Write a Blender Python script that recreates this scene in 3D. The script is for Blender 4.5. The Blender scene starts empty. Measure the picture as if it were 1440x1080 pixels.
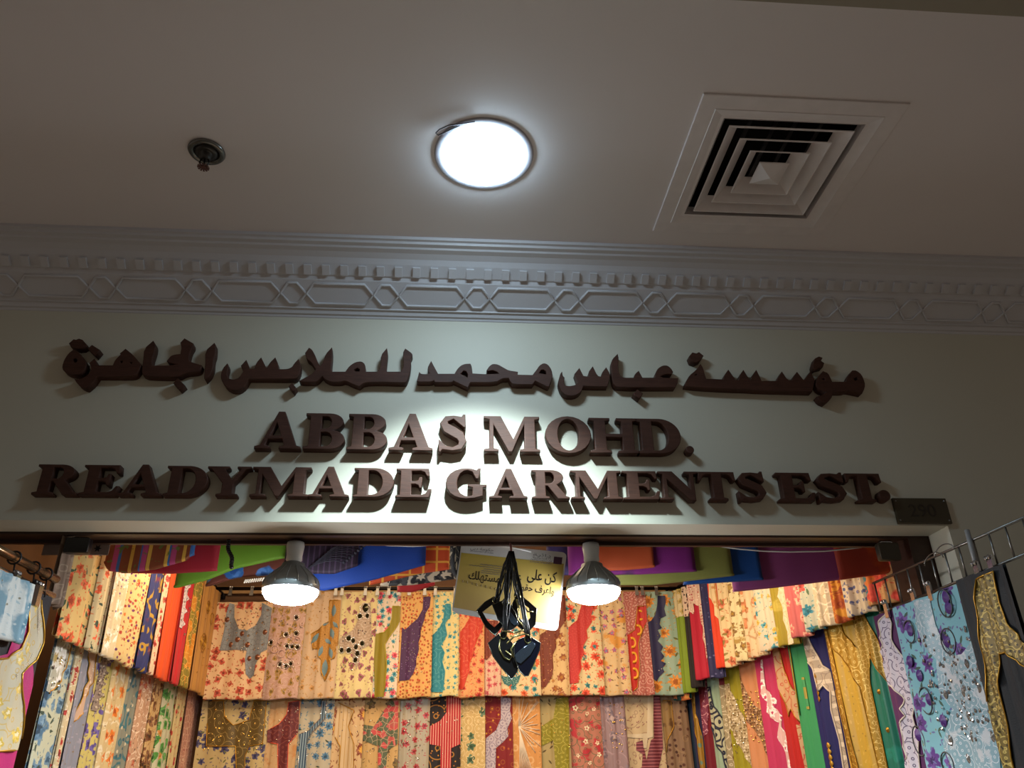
import bpy, bmesh, math, random
from mathutils import Vector, Matrix
random.seed(7)
PI = math.pi
C = bpy.context.scene.collection
SC = bpy.context.scene

# ------------------------------------------------------------------ camera, world, exposure, lamps' shared values
YAW, PITCH, ROLL, FPX = 0.0853652, 0.4806666, -0.0200111, 1104.895
EYE = Vector((0, 0, 1.6))
_f = Vector((math.sin(YAW)*math.cos(PITCH), math.cos(YAW)*math.cos(PITCH), math.sin(PITCH)))
_r = Vector((math.cos(YAW), -math.sin(YAW), 0)); _u = _r.cross(_f)
RR = _r*math.cos(ROLL) + _u*math.sin(ROLL); UU = -_r*math.sin(ROLL) + _u*math.cos(ROLL); FF = _f
cam = bpy.data.cameras.new('camera'); co = bpy.data.objects.new('camera', cam); C.objects.link(co)
cam.sensor_width = 36; cam.lens = FPX*36/1440; cam.clip_start = 0.01
M3 = Matrix((RR, UU, -FF)).transposed()
co.matrix_world = Matrix.Translation(EYE) @ M3.to_4x4()
SC.camera = co
SC.view_settings.view_transform = 'Standard'; SC.view_settings.look = 'None'
SC.view_settings.exposure = 0.0; SC.view_settings.gamma = 1.0; SC.view_settings.use_curve_mapping = False
w = bpy.data.worlds.new('world'); SC.world = w; w.use_nodes = True
w.node_tree.nodes['Background'].inputs[0].default_value = (1.0, 0.86, 0.72, 1)
w.node_tree.nodes['Background'].inputs[1].default_value = 0.14

Hc = 3.3236      # ceiling
WY = 2.45        # shop front plane
HB = 2.375       # underside of the header
CB = 3.142       # foot of the cornice

def add_light(name, kind, loc, energy, color, **kw):
    l = bpy.data.lights.new(name, kind); l.energy = energy; l.color = color
    for k, v in kw.items(): setattr(l, k, v)
    o = bpy.data.objects.new(name, l); C.objects.link(o); o.location = loc
    return o
# recessed downlight: reflector beam tipped to the shop front
DL = (0.082, 1.795)
sp = add_light('downlight_beam', 'SPOT', (DL[0], DL[1], Hc-0.065), 205, (0.74, 0.95, 1.0), spot_size=math.radians(87), spot_blend=0.5, shadow_soft_size=0.035)
sp.rotation_euler = (math.radians(12.5), 0, 0)
# warm batten lamps under the shop ceiling
sa = add_light('shop_lamp', 'AREA', (0.0, 3.45, 3.02), 30, (1.0, 0.74, 0.46), shape='RECTANGLE', size=2.2, size_y=0.5)
sa.rotation_euler = (math.radians(14), 0, 0)
# unseen warm fill under the overhead shelf, added to brighten side and front garments
sb = add_light('shelf_fill', 'AREA', (0.0, 3.36, 2.655), 30, (1.0, 0.72, 0.43), shape='RECTANGLE', size=2.8, size_y=0.05)

# ------------------------------------------------------------------ helpers
def ray(px, py):
    return FF + (px-720)/FPX*RR - (py-540)/FPX*UU
def onY(px, py, y):
    d = ray(px, py); return EYE + d*(y/d.y)
def onZ(px, py, z):
    d = ray(px, py); return EYE + d*((z-EYE.z)/d.z)
def lin(h):
    h = h.lstrip('#'); r = [int(h[i:i+2], 16)/255 for i in (0, 2, 4)]
    return tuple(c/12.92 if c <= .04045 else ((c+.055)/1.055)**2.4 for c in r) + (1,)

class NB:
    def __init__(s, name):
        s.mat = bpy.data.materials.new(name); s.mat.use_nodes = True
        s.nt = s.mat.node_tree; s.b = s.nt.nodes['Principled BSDF']
    def n(s, t, **k):
        x = s.nt.nodes.new(t)
        for a, v in k.items(): setattr(x, a, v)
        return x
    def link(s, a, b): s.nt.links.new(a, b)
    def setin(s, inp, v):
        if isinstance(v, bpy.types.NodeSocket): s.link(v, inp)
        else: inp.default_value = v
    def m(s, op, a, b=0.0, c=0.0, clamp=False):
        x = s.n('ShaderNodeMath', operation=op); x.use_clamp = clamp
        s.setin(x.inputs[0], a); s.setin(x.inputs[1], b); s.setin(x.inputs[2], c); return x.outputs[0]
    def vm(s, op, a, b=(0, 0, 0)):
        x = s.n('ShaderNodeVectorMath', operation=op); s.setin(x.inputs[0], a); s.setin(x.inputs[1], b); return x.outputs[0]
    def mix(s, f, a, b):
        x = s.n('ShaderNodeMix', data_type='RGBA'); s.setin(x.inputs[0], f); s.setin(x.inputs[6], a); s.setin(x.inputs[7], b); return x.outputs[2]
    def uv(s, cell, seed):
        t = s.n('ShaderNodeTexCoord'); mp = s.n('ShaderNodeMapping')
        s.link(t.outputs['UV'], mp.inputs[0])
        cx, cy = cell if isinstance(cell, tuple) else (cell, cell)
        mp.inputs['Scale'].default_value = (1/cx, 1/cy, 1)
        mp.inputs['Location'].default_value = (seed*3.17 % 17, seed*7.31 % 13, 0)
        return mp.outputs[0]
    def vor(s, vec, feat='F1', rnd=0.8):
        v = s.n('ShaderNodeTexVoronoi', voronoi_dimensions='2D', feature=feat)
        s.link(vec, v.inputs['Vector']); v.inputs['Scale'].default_value = 1.0; v.inputs['Randomness'].default_value = rnd
        return v
    def noise(s, vec, sc, det=3.0):
        v = s.n('ShaderNodeTexNoise'); s.link(vec, v.inputs['Vector']); v.inputs['Scale'].default_value = sc; v.inputs['Detail'].default_value = det
        return v.outputs['Fac']
    def bump(s, h, strength, dist=0.01):
        b = s.n('ShaderNodeBump'); b.inputs['Strength'].default_value = strength; b.inputs['Distance'].default_value = dist
        s.link(h, b.inputs['Height']); s.link(b.outputs[0], s.b.inputs['Normal'])

_seed = [0]
def fabric(name, base, layers=(), rough=0.7, metal=0.0, sheen=0.2, weave=True):
    """woven cloth with printed or stitched layers in metres of cloth"""
    nb = NB(name); _seed[0] += 1; sd = _seed[0]
    col = lin(base); bumps = None
    v0 = nb.uv(1.0, sd)
    nz = nb.noise(v0, 9.0)
    d = tuple(c*0.86 for c in col[:3]) + (1,)
    cur = nb.mix(nz, d, col)
    for li, L in enumerate(layers):
        k = L[0]; s2 = sd + li*5 + 1
        if k == 'fl':    # ('fl', cell, petal, centre, size, petals, density)
            _, cell, c1, c2, size, npet, dens = L
            vec = nb.uv(cell, s2)
            nt_ = nb.n('ShaderNodeTexNoise'); nb.link(vec, nt_.inputs['Vector']); nt_.inputs['Scale'].default_value = 3.2; nt_.inputs['Detail'].default_value = 3.0
            vec = nb.vm('ADD', vec, nb.vm('MULTIPLY', nb.vm('SUBTRACT', nt_.outputs['Color'], (.5, .5, .5)), (.30, .30, 0)))
            v = nb.vor(vec, rnd=0.7)
            df = nb.vm('SUBTRACT', vec, v.outputs['Position'])
            sx = nb.n('ShaderNodeSeparateXYZ'); nb.link(df, sx.inputs[0])
            sc = nb.n('ShaderNodeSeparateColor'); nb.link(v.outputs['Color'], sc.inputs[0])
            ang = nb.m('ARCTAN2', sx.outputs[1], sx.outputs[0])
            ph = nb.m('MULTIPLY', sc.outputs[1], 6.28)
            co_ = nb.m('COSINE', nb.m('MULTIPLY_ADD', ang, float(npet), ph))
            rad = nb.m('MULTIPLY', nb.m('MULTIPLY_ADD', co_, 0.17, 0.83), nb.m('MULTIPLY_ADD', sc.outputs[2], size*0.45, size*0.75))
            dist = v.outputs['Distance']
            on = nb.m('LESS_THAN', sc.outputs[0], min(1.0, dens*1.3))
            mk = nb.m('MULTIPLY', nb.m('MULTIPLY', nb.m('SUBTRACT', rad, dist), 22.0, clamp=True), on)
            tone = lin(c1); tone2 = tuple(min(1, x*1.35+.05) for x in tone[:3])+(1,)
            cur = nb.mix(mk, cur, nb.mix(nb.m('MULTIPLY', nb.m('SUBTRACT', nt_.outputs['Fac'], .46), 9.0, clamp=True), tone, tone2))
            shade = nb.m('MULTIPLY', nb.m('MULTIPLY', nb.m('SUBTRACT', nb.m('MULTIPLY', rad, 0.45), dist), 22.0, clamp=True), on)
            cur = nb.mix(shade, cur, lin(c2)); bumps = mk
        elif k == 'lf':  # leaves: ('lf', cell, colour, density)
            _, cell, c1, dens = L
            vec = nb.uv(cell, s2); v = nb.vor(vec, rnd=0.9)
            df = nb.vm('SUBTRACT', vec, v.outputs['Position'])
            sx = nb.n('ShaderNodeSeparateXYZ'); nb.link(df, sx.inputs[0])
            sc = nb.n('ShaderNodeSeparateColor'); nb.link(v.outputs['Color'], sc.inputs[0])
            a = nb.m('MULTIPLY', sc.outputs[1], 6.28)
            ca, sa_ = nb.m('COSINE', a), nb.m('SINE', a)
            x1 = nb.m('ADD', nb.m('MULTIPLY', sx.outputs[0], ca), nb.m('MULTIPLY', sx.outputs[1], sa_))
            y1 = nb.m('SUBTRACT', nb.m('MULTIPLY', sx.outputs[1], ca), nb.m('MULTIPLY', sx.outputs[0], sa_))
            e = nb.m('ADD', nb.m('ABSOLUTE', nb.m('MULTIPLY', x1, 2.6)), nb.m('MULTIPLY', nb.m('MULTIPLY', y1, y1), 60.0))
            mk = nb.m('MULTIPLY', nb.m('MULTIPLY', nb.m('SUBTRACT', 0.85, e), 8.0, clamp=True), nb.m('LESS_THAN', sc.outputs[0], dens))
            cur = nb.mix(mk, cur, lin(c1))
        elif k == 'dt':  # ('dt', cell, a, b, radius, density)
            _, cell, c1, c2, rad, dens = L
            v = nb.vor(nb.uv(cell, s2), rnd=0.85)
            sc = nb.n('ShaderNodeSeparateColor'); nb.link(v.outputs['Color'], sc.inputs[0])
            mk = nb.m('MULTIPLY', nb.m('MULTIPLY', nb.m('SUBTRACT', rad, v.outputs['Distance']), 14.0, clamp=True), nb.m('LESS_THAN', sc.outputs[0], dens))
            cur = nb.mix(mk, cur, nb.mix(nb.m('GREATER_THAN', sc.outputs[1], 0.5), lin(c1), lin(c2)))
        elif k == 'bl':  # noise blots ('bl', size, colour, threshold)
            _, cell, c1, th = L
            f = nb.noise(nb.uv(cell, s2), 1.0, 4.0)
            mk = nb.m('MULTIPLY', nb.m('SUBTRACT', f, th), 16.0, clamp=True)
            cur = nb.mix(mk, cur, lin(c1))
        elif k == 'sc':  # scrolls, rings: ('sc', cell, colour, freq, width)
            _, cell, c1, fr, wd = L
            v = nb.vor(nb.uv(cell, s2), rnd=0.9)
            f = nb.m('SINE', nb.m('MULTIPLY', v.outputs['Distance'], fr))
            mk = nb.m('MULTIPLY', nb.m('SUBTRACT', f, 1-wd), 5.0, clamp=True)
            cur = nb.mix(mk, cur, lin(c1)); bumps = mk
        elif k == 'cr':  # net lines ('cr', cell, colour, width)
            _, cell, c1, wd = L
            v = nb.vor(nb.uv(cell, s2), feat='DISTANCE_TO_EDGE', rnd=0.8)
            mk = nb.m('MULTIPLY', nb.m('SUBTRACT', wd, v.outputs['Distance']), 25.0, clamp=True)
            cur = nb.mix(mk, cur, lin(c1)); bumps = mk
        elif k == 'mo':  # cells of two colours
            _, cell, c1, c2 = L
            v = nb.vor(nb.uv(cell, s2), rnd=1.0)
            sc = nb.n('ShaderNodeSeparateColor'); nb.link(v.outputs['Color'], sc.inputs[0])
            cur = nb.mix(nb.m('GREATER_THAN', sc.outputs[0], 0.5), nb.mix(sc.outputs[1], cur, lin(c1)), lin(c2))
        elif k == 'st':  # stripes ('st', period, colour, duty, axis)
            _, cell, c1, du, ax = L
            sx = nb.n('ShaderNodeSeparateXYZ'); nb.link(nb.uv(cell, 0), sx.inputs[0])
            f = nb.m('FRACT', sx.outputs[ax])
            cur = nb.mix(nb.m('LESS_THAN', f, du), cur, lin(c1))
    nb.setin(nb.b.inputs['Base Color'], cur)
    nb.b.inputs['Roughness'].default_value = rough; nb.b.inputs['Metallic'].default_value = metal
    nb.b.inputs['Sheen Weight'].default_value = sheen * 0.3
    h = nb.noise(v0, 260.0, 1.0)
    if bumps is not None: h = nb.m('ADD', nb.m('MULTIPLY', h, 0.4), bumps)
    nb.bump(h, 0.25, 0.002)
    return nb.mat
_plain = {}
def plain(name, color, rough=0.5, metal=0.0, emit=None, emit_col=None, noise=0.10, nscale=20, bump=0.0):
    if name in _plain: return _plain[name]
    nb = NB(name); c = lin(color)
    t = nb.n('ShaderNodeTexCoord'); f = nb.noise(t.outputs['Object'], nscale)
    nb.setin(nb.b.inputs['Base Color'], nb.mix(f, tuple(x*(1-noise) for x in c[:3])+(1,), tuple(min(1, x*(1+noise)) for x in c[:3])+(1,)))
    nb.b.inputs['Roughness'].default_value = rough; nb.b.inputs['Metallic'].default_value = metal
    if emit:
        nb.b.inputs['Emission Color'].default_value = emit_col or c; nb.b.inputs['Emission Strength'].default_value = emit
    if bump: nb.bump(f, bump, 0.005)
    _plain[name] = nb.mat; return nb.mat

def link(name, me, mat, parent=None, loc=None):
    me.name = name
    o = bpy.data.objects.new(name, me); C.objects.link(o)
    if mat: 
        if len(me.materials) == 0: me.materials.append(mat)
    if parent: o.parent = parent
    if loc is not None: o.location = loc
    return o
def obj(name, bm, mat, parent=None, loc=None, smooth=False):
    me = bpy.data.meshes.new(name)
    bmesh.ops.recalc_face_normals(bm, faces=bm.faces)
    if smooth:
        for f in bm.faces: f.smooth = True
    bm.to_mesh(me); bm.free()
    return link(name, me, mat, parent, loc)
def tag(o, label=None, cat=None, group=None, kind=None):
    if label: o['label'] = label
    if cat: o['category'] = cat
    if group: o['group'] = group
    if kind: o['kind'] = kind
    return o
def thing(name, loc, label, cat, group=None):
    o = bpy.data.objects.new(name, None); C.objects.link(o); o.location = loc; o.empty_display_size = 0.05
    return tag(o, label, cat, group)
def box(bm, x0, x1, y0, y1, z0, z1, off=(0, 0, 0)):
    v = [bm.verts.new((x-off[0], y-off[1], z-off[2])) for x in (x0, x1) for y in (y0, y1) for z in (z0, z1)]
    for f in ((0, 1, 3, 2), (4, 6, 7, 5), (0, 4, 5, 1), (2, 3, 7, 6), (0, 2, 6, 4), (1, 5, 7, 3)):
        bm.faces.new([v[i] for i in f])
def tube(bm, pts, r, seg=8, closed=False, caps=True):
    pts = [Vector(p) for p in pts]; n = len(pts); rings = []
    if n < 2: return
    up = None
    for i, p in enumerate(pts):
        if closed: t = pts[(i+1) % n] - pts[i-1]
        else: t = pts[min(i+1, n-1)] - pts[max(i-1, 0)]
        if t.length < 1e-9: t = Vector((0, 0, 1))
        t.normalize()
        if up is None:
            up = Vector((0, 0, 1)) if abs(t.z) < .9 else Vector((0, 1, 0))
        a = t.cross(up)
        if a.length < 1e-4: a = t.cross(Vector((0.3, 0.9, 0.2)))
        a.normalize(); b = a.cross(t).normalized(); up = b
        rr = r[i] if isinstance(r, (list, tuple)) else r
        rings.append([bm.verts.new(p + (a*math.cos(2*PI*k/seg) + b*math.sin(2*PI*k/seg))*rr) for k in range(seg)])
    m = n if closed else n-1
    for i in range(m):
        A, B = rings[i], rings[(i+1) % n]
        for k in range(seg): bm.faces.new((A[k], A[(k+1) % seg], B[(k+1) % seg], B[k]))
    if caps and not closed:
        bm.faces.new(rings[0][::-1]); bm.faces.new(rings[-1])
def lathe(bm, prof, seg=32, center=(0, 0, 0)):
    """profile of (radius, z) turned round the vertical"""
    cx, cy, cz = center; rings = []
    for r, z in prof:
        if r < 1e-6: rings.append([bm.verts.new((cx, cy, cz+z))])
        else: rings.append([bm.verts.new((cx+r*math.cos(2*PI*k/seg), cy+r*math.sin(2*PI*k/seg), cz+z)) for k in range(seg)])
    for A, B in zip(rings, rings[1:]):
        for k in range(seg):
            k2 = (k+1) % seg
            if len(A) == 1 and len(B) == 1: continue
            if len(A) == 1: bm.faces.new((A[0], B[k], B[k2]))
            elif len(B) == 1: bm.faces.new((A[k], B[0], A[k2]))
            else: bm.faces.new((A[k], B[k], B[k2], A[k2]))
def ball(bm, c, r, sx=1, sy=1, sz=1, seg=8, rings=5):
    m = Matrix.Translation(c) @ Matrix.Diagonal((sx, sy, sz, 1))
    bmesh.ops.create_uvsphere(bm, u_segments=seg, v_segments=rings, radius=r, matrix=m)
def fill_mesh(outlines, depth, bevel=0.0):
    """closed 2-D outlines (holes allowed) extruded to depth; X right, Z up, front face towards -Y, back at y = 0"""
    cu = bpy.data.curves.new('outline', 'CURVE'); cu.dimensions = '2D'; cu.fill_mode = 'BOTH'
    cu.extrude = max(depth/2 - bevel, 0.0001); cu.bevel_depth = bevel; cu.bevel_resolution = 1; cu.offset = -bevel
    for ol in outlines:
        s = cu.splines.new('POLY'); s.points.add(len(ol)-1); s.use_cyclic_u = True
        for p, q in zip(s.points, ol): p.co = (q[0], q[1], 0, 1)
    o = bpy.data.objects.new('outline', cu); C.objects.link(o)
    dg = bpy.context.evaluated_depsgraph_get()
    me = bpy.data.meshes.new_from_object(o.evaluated_get(dg))
    bpy.data.objects.remove(o); bpy.data.curves.remove(cu)
    for v in me.vertices:
        x, y, z = v.co; v.co = (x, -z - depth/2, y)
    return me
def text_mesh(txt, size, depth=0.0003, bold=0.0):
    cu = bpy.data.curves.new('txt', 'FONT'); cu.body = txt; cu.size = size; cu.extrude = depth; cu.align_x = 'CENTER'; cu.offset = bold
    o = bpy.data.objects.new('txt', cu); C.objects.link(o)
    dg = bpy.context.evaluated_depsgraph_get()
    me = bpy.data.meshes.new_from_object(o.evaluated_get(dg))
    bpy.data.objects.remove(o); bpy.data.curves.remove(cu)
    return me

# ------------------------------------------------------------------ materials
def wood(name, dark, light, sx=3, sz=40, rough=0.5, spec=0.5):
    nb = NB(name); t = nb.n('ShaderNodeTexCoord'); mp = nb.n('ShaderNodeMapping'); nb.link(t.outputs['Object'], mp.inputs[0])
    mp.inputs['Scale'].default_value = (sx, 20, sz)
    f = nb.noise(mp.outputs[0], 2.2, 6.0); g = nb.noise(mp.outputs[0], 9.0, 3.0)
    nb.setin(nb.b.inputs['Base Color'], nb.mix(nb.m('MULTIPLY_ADD', g, 0.5, nb.m('MULTIPLY', f, 0.55)), lin(dark), lin(light)))
    nb.b.inputs['Roughness'].default_value = rough; nb.b.inputs['Specular IOR Level'].default_value = spec
    nb.bump(g, 0.25, 0.002); return nb.mat
def paint(name, col, rough=0.6, var=0.05):
    nb = NB(name); t = nb.n('ShaderNodeTexCoord'); c = lin(col)
    f = nb.noise(t.outputs['Object'], 1.7, 4.0); g = nb.noise(t.outputs['Object'], 140.0, 2.0)
    nb.setin(nb.b.inputs['Base Color'], nb.mix(f, tuple(x*(1-var) for x in c[:3])+(1,), tuple(x*(1+var) for x in c[:3])+(1,)))
    nb.b.inputs['Roughness'].default_value = rough; nb.bump(g, 0.08, 0.002); return nb.mat
M_wall = paint('cream_wall_paint', '#cbc5b3', 0.55)
M_ceil = paint('white_ceiling_paint', '#e2d9d8', 0.7)
M_corn = paint('white_plaster', '#c8c4c6', 0.5)
M_beam = paint('beam_paint', '#9b9384', 0.7)
M_sign = wood('dark_walnut', '#170b08', '#5e3a2c', 3, 45, 0.6, 0.25)
M_brown = wood('brown_frame', '#2a1a14', '#4a3022', 2, 30, 0.45)
M_batten = wood('pale_batten', '#9a7448', '#c79c66', 2, 30, 0.6)
M_plate = plain('plate_bronze', '#4a4130', 0.45, 0.3)
M_digit = plain('plate_digit', '#2f2418', 0.5)
M_chrome = plain('chrome', '#c9c9cc', 0.18, 1.0)
M_steel = plain('dull_steel', '#8d8b88', 0.35, 1.0)
M_black = plain('black_plastic', '#141214', 0.35)
M_white = plain('white_plastic', '#dcdcda', 0.4)
M_int = paint('shop_wall', '#6b4c33', 0.8)
M_dark = plain('dark_void', '#191716', 0.9)
M_floor = paint('floor_tile', '#8c7e70', 0.4)
M_silver = plain('silver_bead', '#d9d6d2', 0.15, 0.9)
M_gold = plain('gold_braid', '#b98a2c', 0.35, 0.6)
M_goldbead = plain('gold_bead', '#e0b860', 0.2, 0.9)
M_mirror = plain('dark_mirror', '#3c3a26', 0.12, 0.7)
M_lace = fabric('white_lace', '#e2d6da', [('sc', 0.035, '#6a4a78', 16, 0.22)])
# ------------------------------------------------------------------ the setting
def struct(name, bm, mat): return tag(obj(name, bm, mat), kind='structure')
bm = bmesh.new(); box(bm, -4, 4, -4, 5, -0.05, 0); struct('floor', bm, M_floor)
# ceiling with the neck opening of the air diffuser
DX, DY, DH = 0.982, 1.82, 0.213
bm = bmesh.new()
for a in ((-4, DX-DH, 1.15, 2.47), (DX+DH, 4, 1.15, 2.47), (DX-DH, DX+DH, 1.15, DY-DH), (DX-DH, DX+DH, DY+DH, 2.47)):
    box(bm, a[0], a[1], a[2], a[3], Hc, Hc+0.03)
struct('ceiling', bm, M_ceil)
bm = bmesh.new(); box(bm, -4, 4, -4, 1.1455, Hc-0.12, Hc+0.1); tag(obj('trim_1', bm, M_beam), kind='structure')
# shop front wall: header and piers as one wall with the shop opening
XL, XR = -1.72, 1.675
bm = bmesh.new()
box(bm, -4, 4, WY, 2.57, HB, 3.36); box(bm, -4, XL, WY, 2.57, 0, HB); box(bm, XR, 4, WY, 2.57, 0, HB)
struct('wall_front', bm, M_wall)
bm = bmesh.new(); box(bm, -1.72, 1.80, 4.62, 4.7, 0, 3.06); struct('wall_back', bm, M_int)
bm = bmesh.new(); box(bm, -1.80, -1.72, 2.575, 4.7, 0, 3.06); struct('wall_left', bm, M_int)
bm = bmesh.new(); box(bm, 1.80, 1.88, 2.575, 4.7, 0, 3.06); struct('wall_right', bm, M_int)
bm = bmesh.new(); box(bm, -1.80, 1.88, 2.575, 4.7, 3.06, 3.1); tag(obj('ceiling', bm, M_int), kind='structure')
# brown shutter frame behind the header: beam, side posts
bm = bmesh.new()
box(bm, -1.70, 1.66, 2.575, 2.69, HB+0.003, HB+0.10); box(bm, 1.60, 1.68, 2.575, 2.72, 0, HB+0.003)
box(bm, -1.70, 1.60, 2.575, 2.60, HB-0.006, HB+0.003)
box(bm, -1.70, 1.60, 2.672, 2.69, HB-0.008, HB+0.003)
tag(obj('trim_2', bm, M_brown), kind='structure')
# ---------------- cornice: extruded moulding with dentils and relief frames
prof = [(2.203, Hc), (2.203, Hc-0.012), (2.213, Hc-0.014), (2.216, Hc-0.022), (2.232, Hc-0.024), (2.236, Hc-0.030),
        (2.255, Hc-0.034), (2.275, Hc-0.045), (2.288, Hc-0.060), (2.293, Hc-0.064), (2.322, Hc-0.086), (2.330, Hc-0.088), (2.337, Hc-0.100),
        (2.418, Hc-0.161), (2.419, Hc-0.166), (2.428, Hc-0.166), (2.432, Hc-0.172), (2.436, Hc-0.178), (2.444, Hc-0.180), (2.447, Hc-0.186), (2.4505, Hc-0.188), (2.4505, Hc)]
bm = bmesh.new()
a = [bm.verts.new((-4, y, z)) for y, z in prof]; b = [bm.verts.new((4, y, z)) for y, z in prof]
for i in range(len(prof)):
    j = (i+1) % len(prof); bm.faces.new((a[i], a[j], b[j], b[i]))
bm.faces.new(a[::-1]); bm.faces.new(b)
cornice = tag(obj('trim_3', bm, M_corn), kind='structure')
# dentils
bm = bmesh.new()
dn = Vector((0, -0.60, -0.80))       # outward of the sloping face
p0 = Vector((0, 2.2935, Hc-0.0645)); p1 = Vector((0, 2.3215, Hc-0.0855))
vv = []
for x in (-0.013, 0.013):
    for q in (p0, p1):
        for k in (-0.003, 0.010): vv.append(bm.verts.new(Vector((x, 0, 0)) + q + dn*k))
for f in ((0, 1, 3, 2), (4, 6, 7, 5), (0, 4, 5, 1), (2, 3, 7, 6), (0, 2, 6, 4), (1, 5, 7, 3)): bm.faces.new([vv[i] for i in f])
d0 = obj('dentil', bm, M_corn, cornice); x = -2.35; first = True
while x < 3.0:
    o = d0 if first else d0.copy()
    if not first: C.objects.link(o)
    o.location.x = x; x += 0.0633; first = False
# relief frames: long and short hexagons tip to tip
fa, fb = Vector((0, 2.343, Hc-0.1045)), Vector((0, 2.412, Hc-0.1565))
def hexframe(L):
    bm = bmesh.new(); t = 0.030
    def P(x, v): return fa.lerp(fb, v) + Vector((x, 0, 0)) + dn*0.002
    tube(bm, [P(0, .5), P(t, .06), P(L-t, .06), P(L, .5), P(L-t, .94), P(t, .94)], 0.0052, 6, closed=True)
    return bm
LONG, SHORT = 0.2365, 0.0905
hl = obj('long_relief_frame', hexframe(LONG), M_corn, cornice, smooth=True)
hs = obj('short_relief_frame', hexframe(SHORT), M_corn, cornice, smooth=True)
x = -0.9428 - (LONG+SHORT)*5; first = True
while x < 3.0:
    for q, base, L in ((0, hs, SHORT), (SHORT, hl, LONG)):
        o = base if first else base.copy()
        if not first: C.objects.link(o)
        o.location.x = x + q
    first = False; x += LONG+SHORT

# ---------------- ceiling fittings
t = thing('downlight', (DL[0], DL[1], Hc), 'round recessed downlight with glowing white lens in the ceiling', 'downlight')
bm = bmesh.new(); lathe(bm, [(0.150, 0.0), (0.150, -0.003), (0.146, -0.0045), (0.124, -0.0045), (0.121, -0.003), (0.121, 0.0)], 64)
obj('trim_ring', bm, plain('grey_ring', '#b4b1ba', 0.55), t, smooth=True)
bm = bmesh.new(); lathe(bm, [(0.121, -0.003), (0.118, -0.012), (0.096, -0.021), (0.05, -0.026), (0.0, -0.027)], 64)
obj('lens', bm, plain('lit_lens', '#ffffff', 0.4, emit=62.0, emit_col=(0.60, 0.83, 1.0, 1)), t, smooth=True)
bm = bmesh.new()
lp = [(-0.062, 1.672), (-0.045, 1.681), (-0.08, 1.684), (-0.118, 1.694), (-0.142, 1.708), (-0.150, 1.722), (-0.140, 1.728), (-0.115, 1.722), (-0.10, 1.712)]
tube(bm, [onZ(px, py, Hc-0.008) - Vector((DL[0], DL[1], Hc)) for px, py in ((668, 171), (650, 174), (632, 176), (618, 182), (613, 187), (616, 190), (624, 187), (634, 182), (646, 177))], 0.0022, 6)
obj('spring_clip', bm, plain('clip_grey', '#6d6a70', 0.4, 0.5), t, smooth=True)

t = thing('sprinkler', (-0.747, 1.826, Hc), 'chrome fire sprinkler head under the ceiling, left of the downlight', 'sprinkler')
bm = bmesh.new(); lathe(bm, [(0.052, 0), (0.054, -0.004), (0.050, -0.010), (0.040, -0.012), (0.036, -0.006), (0.034, -0.003), (0.018, -0.003)], 40)
obj('escutcheon', bm, plain('sprinkler_chrome', '#77746f', 0.25, 0.9), t, smooth=True)
bm = bmesh.new(); lathe(bm, [(0.033, -0.0035), (0.031, -0.012), (0.020, -0.013), (0.016, -0.013), (0.015, -0.034), (0.010, -0.037), (0.0, -0.037)], 24)
obj('body', bm, plain('sprinkler_body', '#4a4744', 0.3, 0.9), t, smooth=True)
bm = bmesh.new()
for sgn in (-1, 1): tube(bm, [(sgn*0.011, 0, -0.034), (sgn*0.014, 0, -0.046), (sgn*0.009, 0, -0.056), (0, 0, -0.060)], 0.0028, 6)
tube(bm, [(0, 0, -0.036), (0, 0, -0.064)], 0.0025, 8)
obj('frame_arms', bm, plain('sprinkler_body', '#4a4744'), t, smooth=True)
bm = bmesh.new()
for k in range(12):
    a0, a1 = 2*PI*k/12, 2*PI*(k+0.62)/12
    vs = [bm.verts.new((r*math.cos(q), r*math.sin(q), z)) for z in (-0.066, -0.064) for r, q in ((0.006, a0), (0.0175, a0), (0.0175, a1), (0.006, a1))]
    for f in ((0, 1, 2, 3), (7, 6, 5, 4), (0, 4, 5, 1), (1, 5, 6, 2), (2, 6, 7, 3), (3, 7, 4, 0)): bm.faces.new([vs[i] for i in f])
lathe(bm, [(0.0, -0.068), (0.009, -0.067), (0.009, -0.063), (0, -0.0625)], 16)
obj('deflector', bm, plain('sprinkler_deflector', '#6b4a44', 0.35, 0.7), t)

t = thing('air_diffuser', (DX, DY, Hc), 'square white four-way air diffuser with nested louvres in the ceiling', 'air vent')
def sqring(bm, prof, cx=0.0, cy=0.0, cz=0.0):
    rings = [[bm.verts.new((cx+sx*h, cy+sy*h, cz+z)) for sx, sy in ((-1, -1), (1, -1), (1, 1), (-1, 1))] for h, z in prof]
    for A, B in zip(rings, rings[1:]):
        for k in range(4): bm.faces.new((A[k], A[(k+1) % 4], B[(k+1) % 4], B[k]))
    return rings
M_vent = plain('vent_white', '#e0d7d6', 0.6)
bm = bmesh.new(); sqring(bm, [(0.300, 0), (0.300, -0.005), (0.298, -0.006), (0.252, -0.006), (0.250, -0.008), (0.213, 0.003), (0.213, 0.030), (0.210, 0.030), (0.210, 0.000)])
obj('flange', bm, M_vent, t)
for (ho, hi) in ((0.190, 0.152), (0.142, 0.105), (0.094, 0.058)):
    bm = bmesh.new(); sqring(bm, [(ho, -0.006), (ho, -0.003), (hi, 0.030), (hi-0.003, 0.030), (ho-0.003, -0.006), (ho, -0.006)])
    obj('louvre_ring', bm, M_vent, t)
bm = bmesh.new(); r = sqring(bm, [(0.0005, -0.024), (0.047, -0.006), (0.047, -0.002), (0.040, 0.004)]); bm.faces.new(r[-1]); bm.faces.new(r[0][::-1])
for f in list(bm.faces): pass
obj('louvre_centre', bm, M_vent, t)
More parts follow.
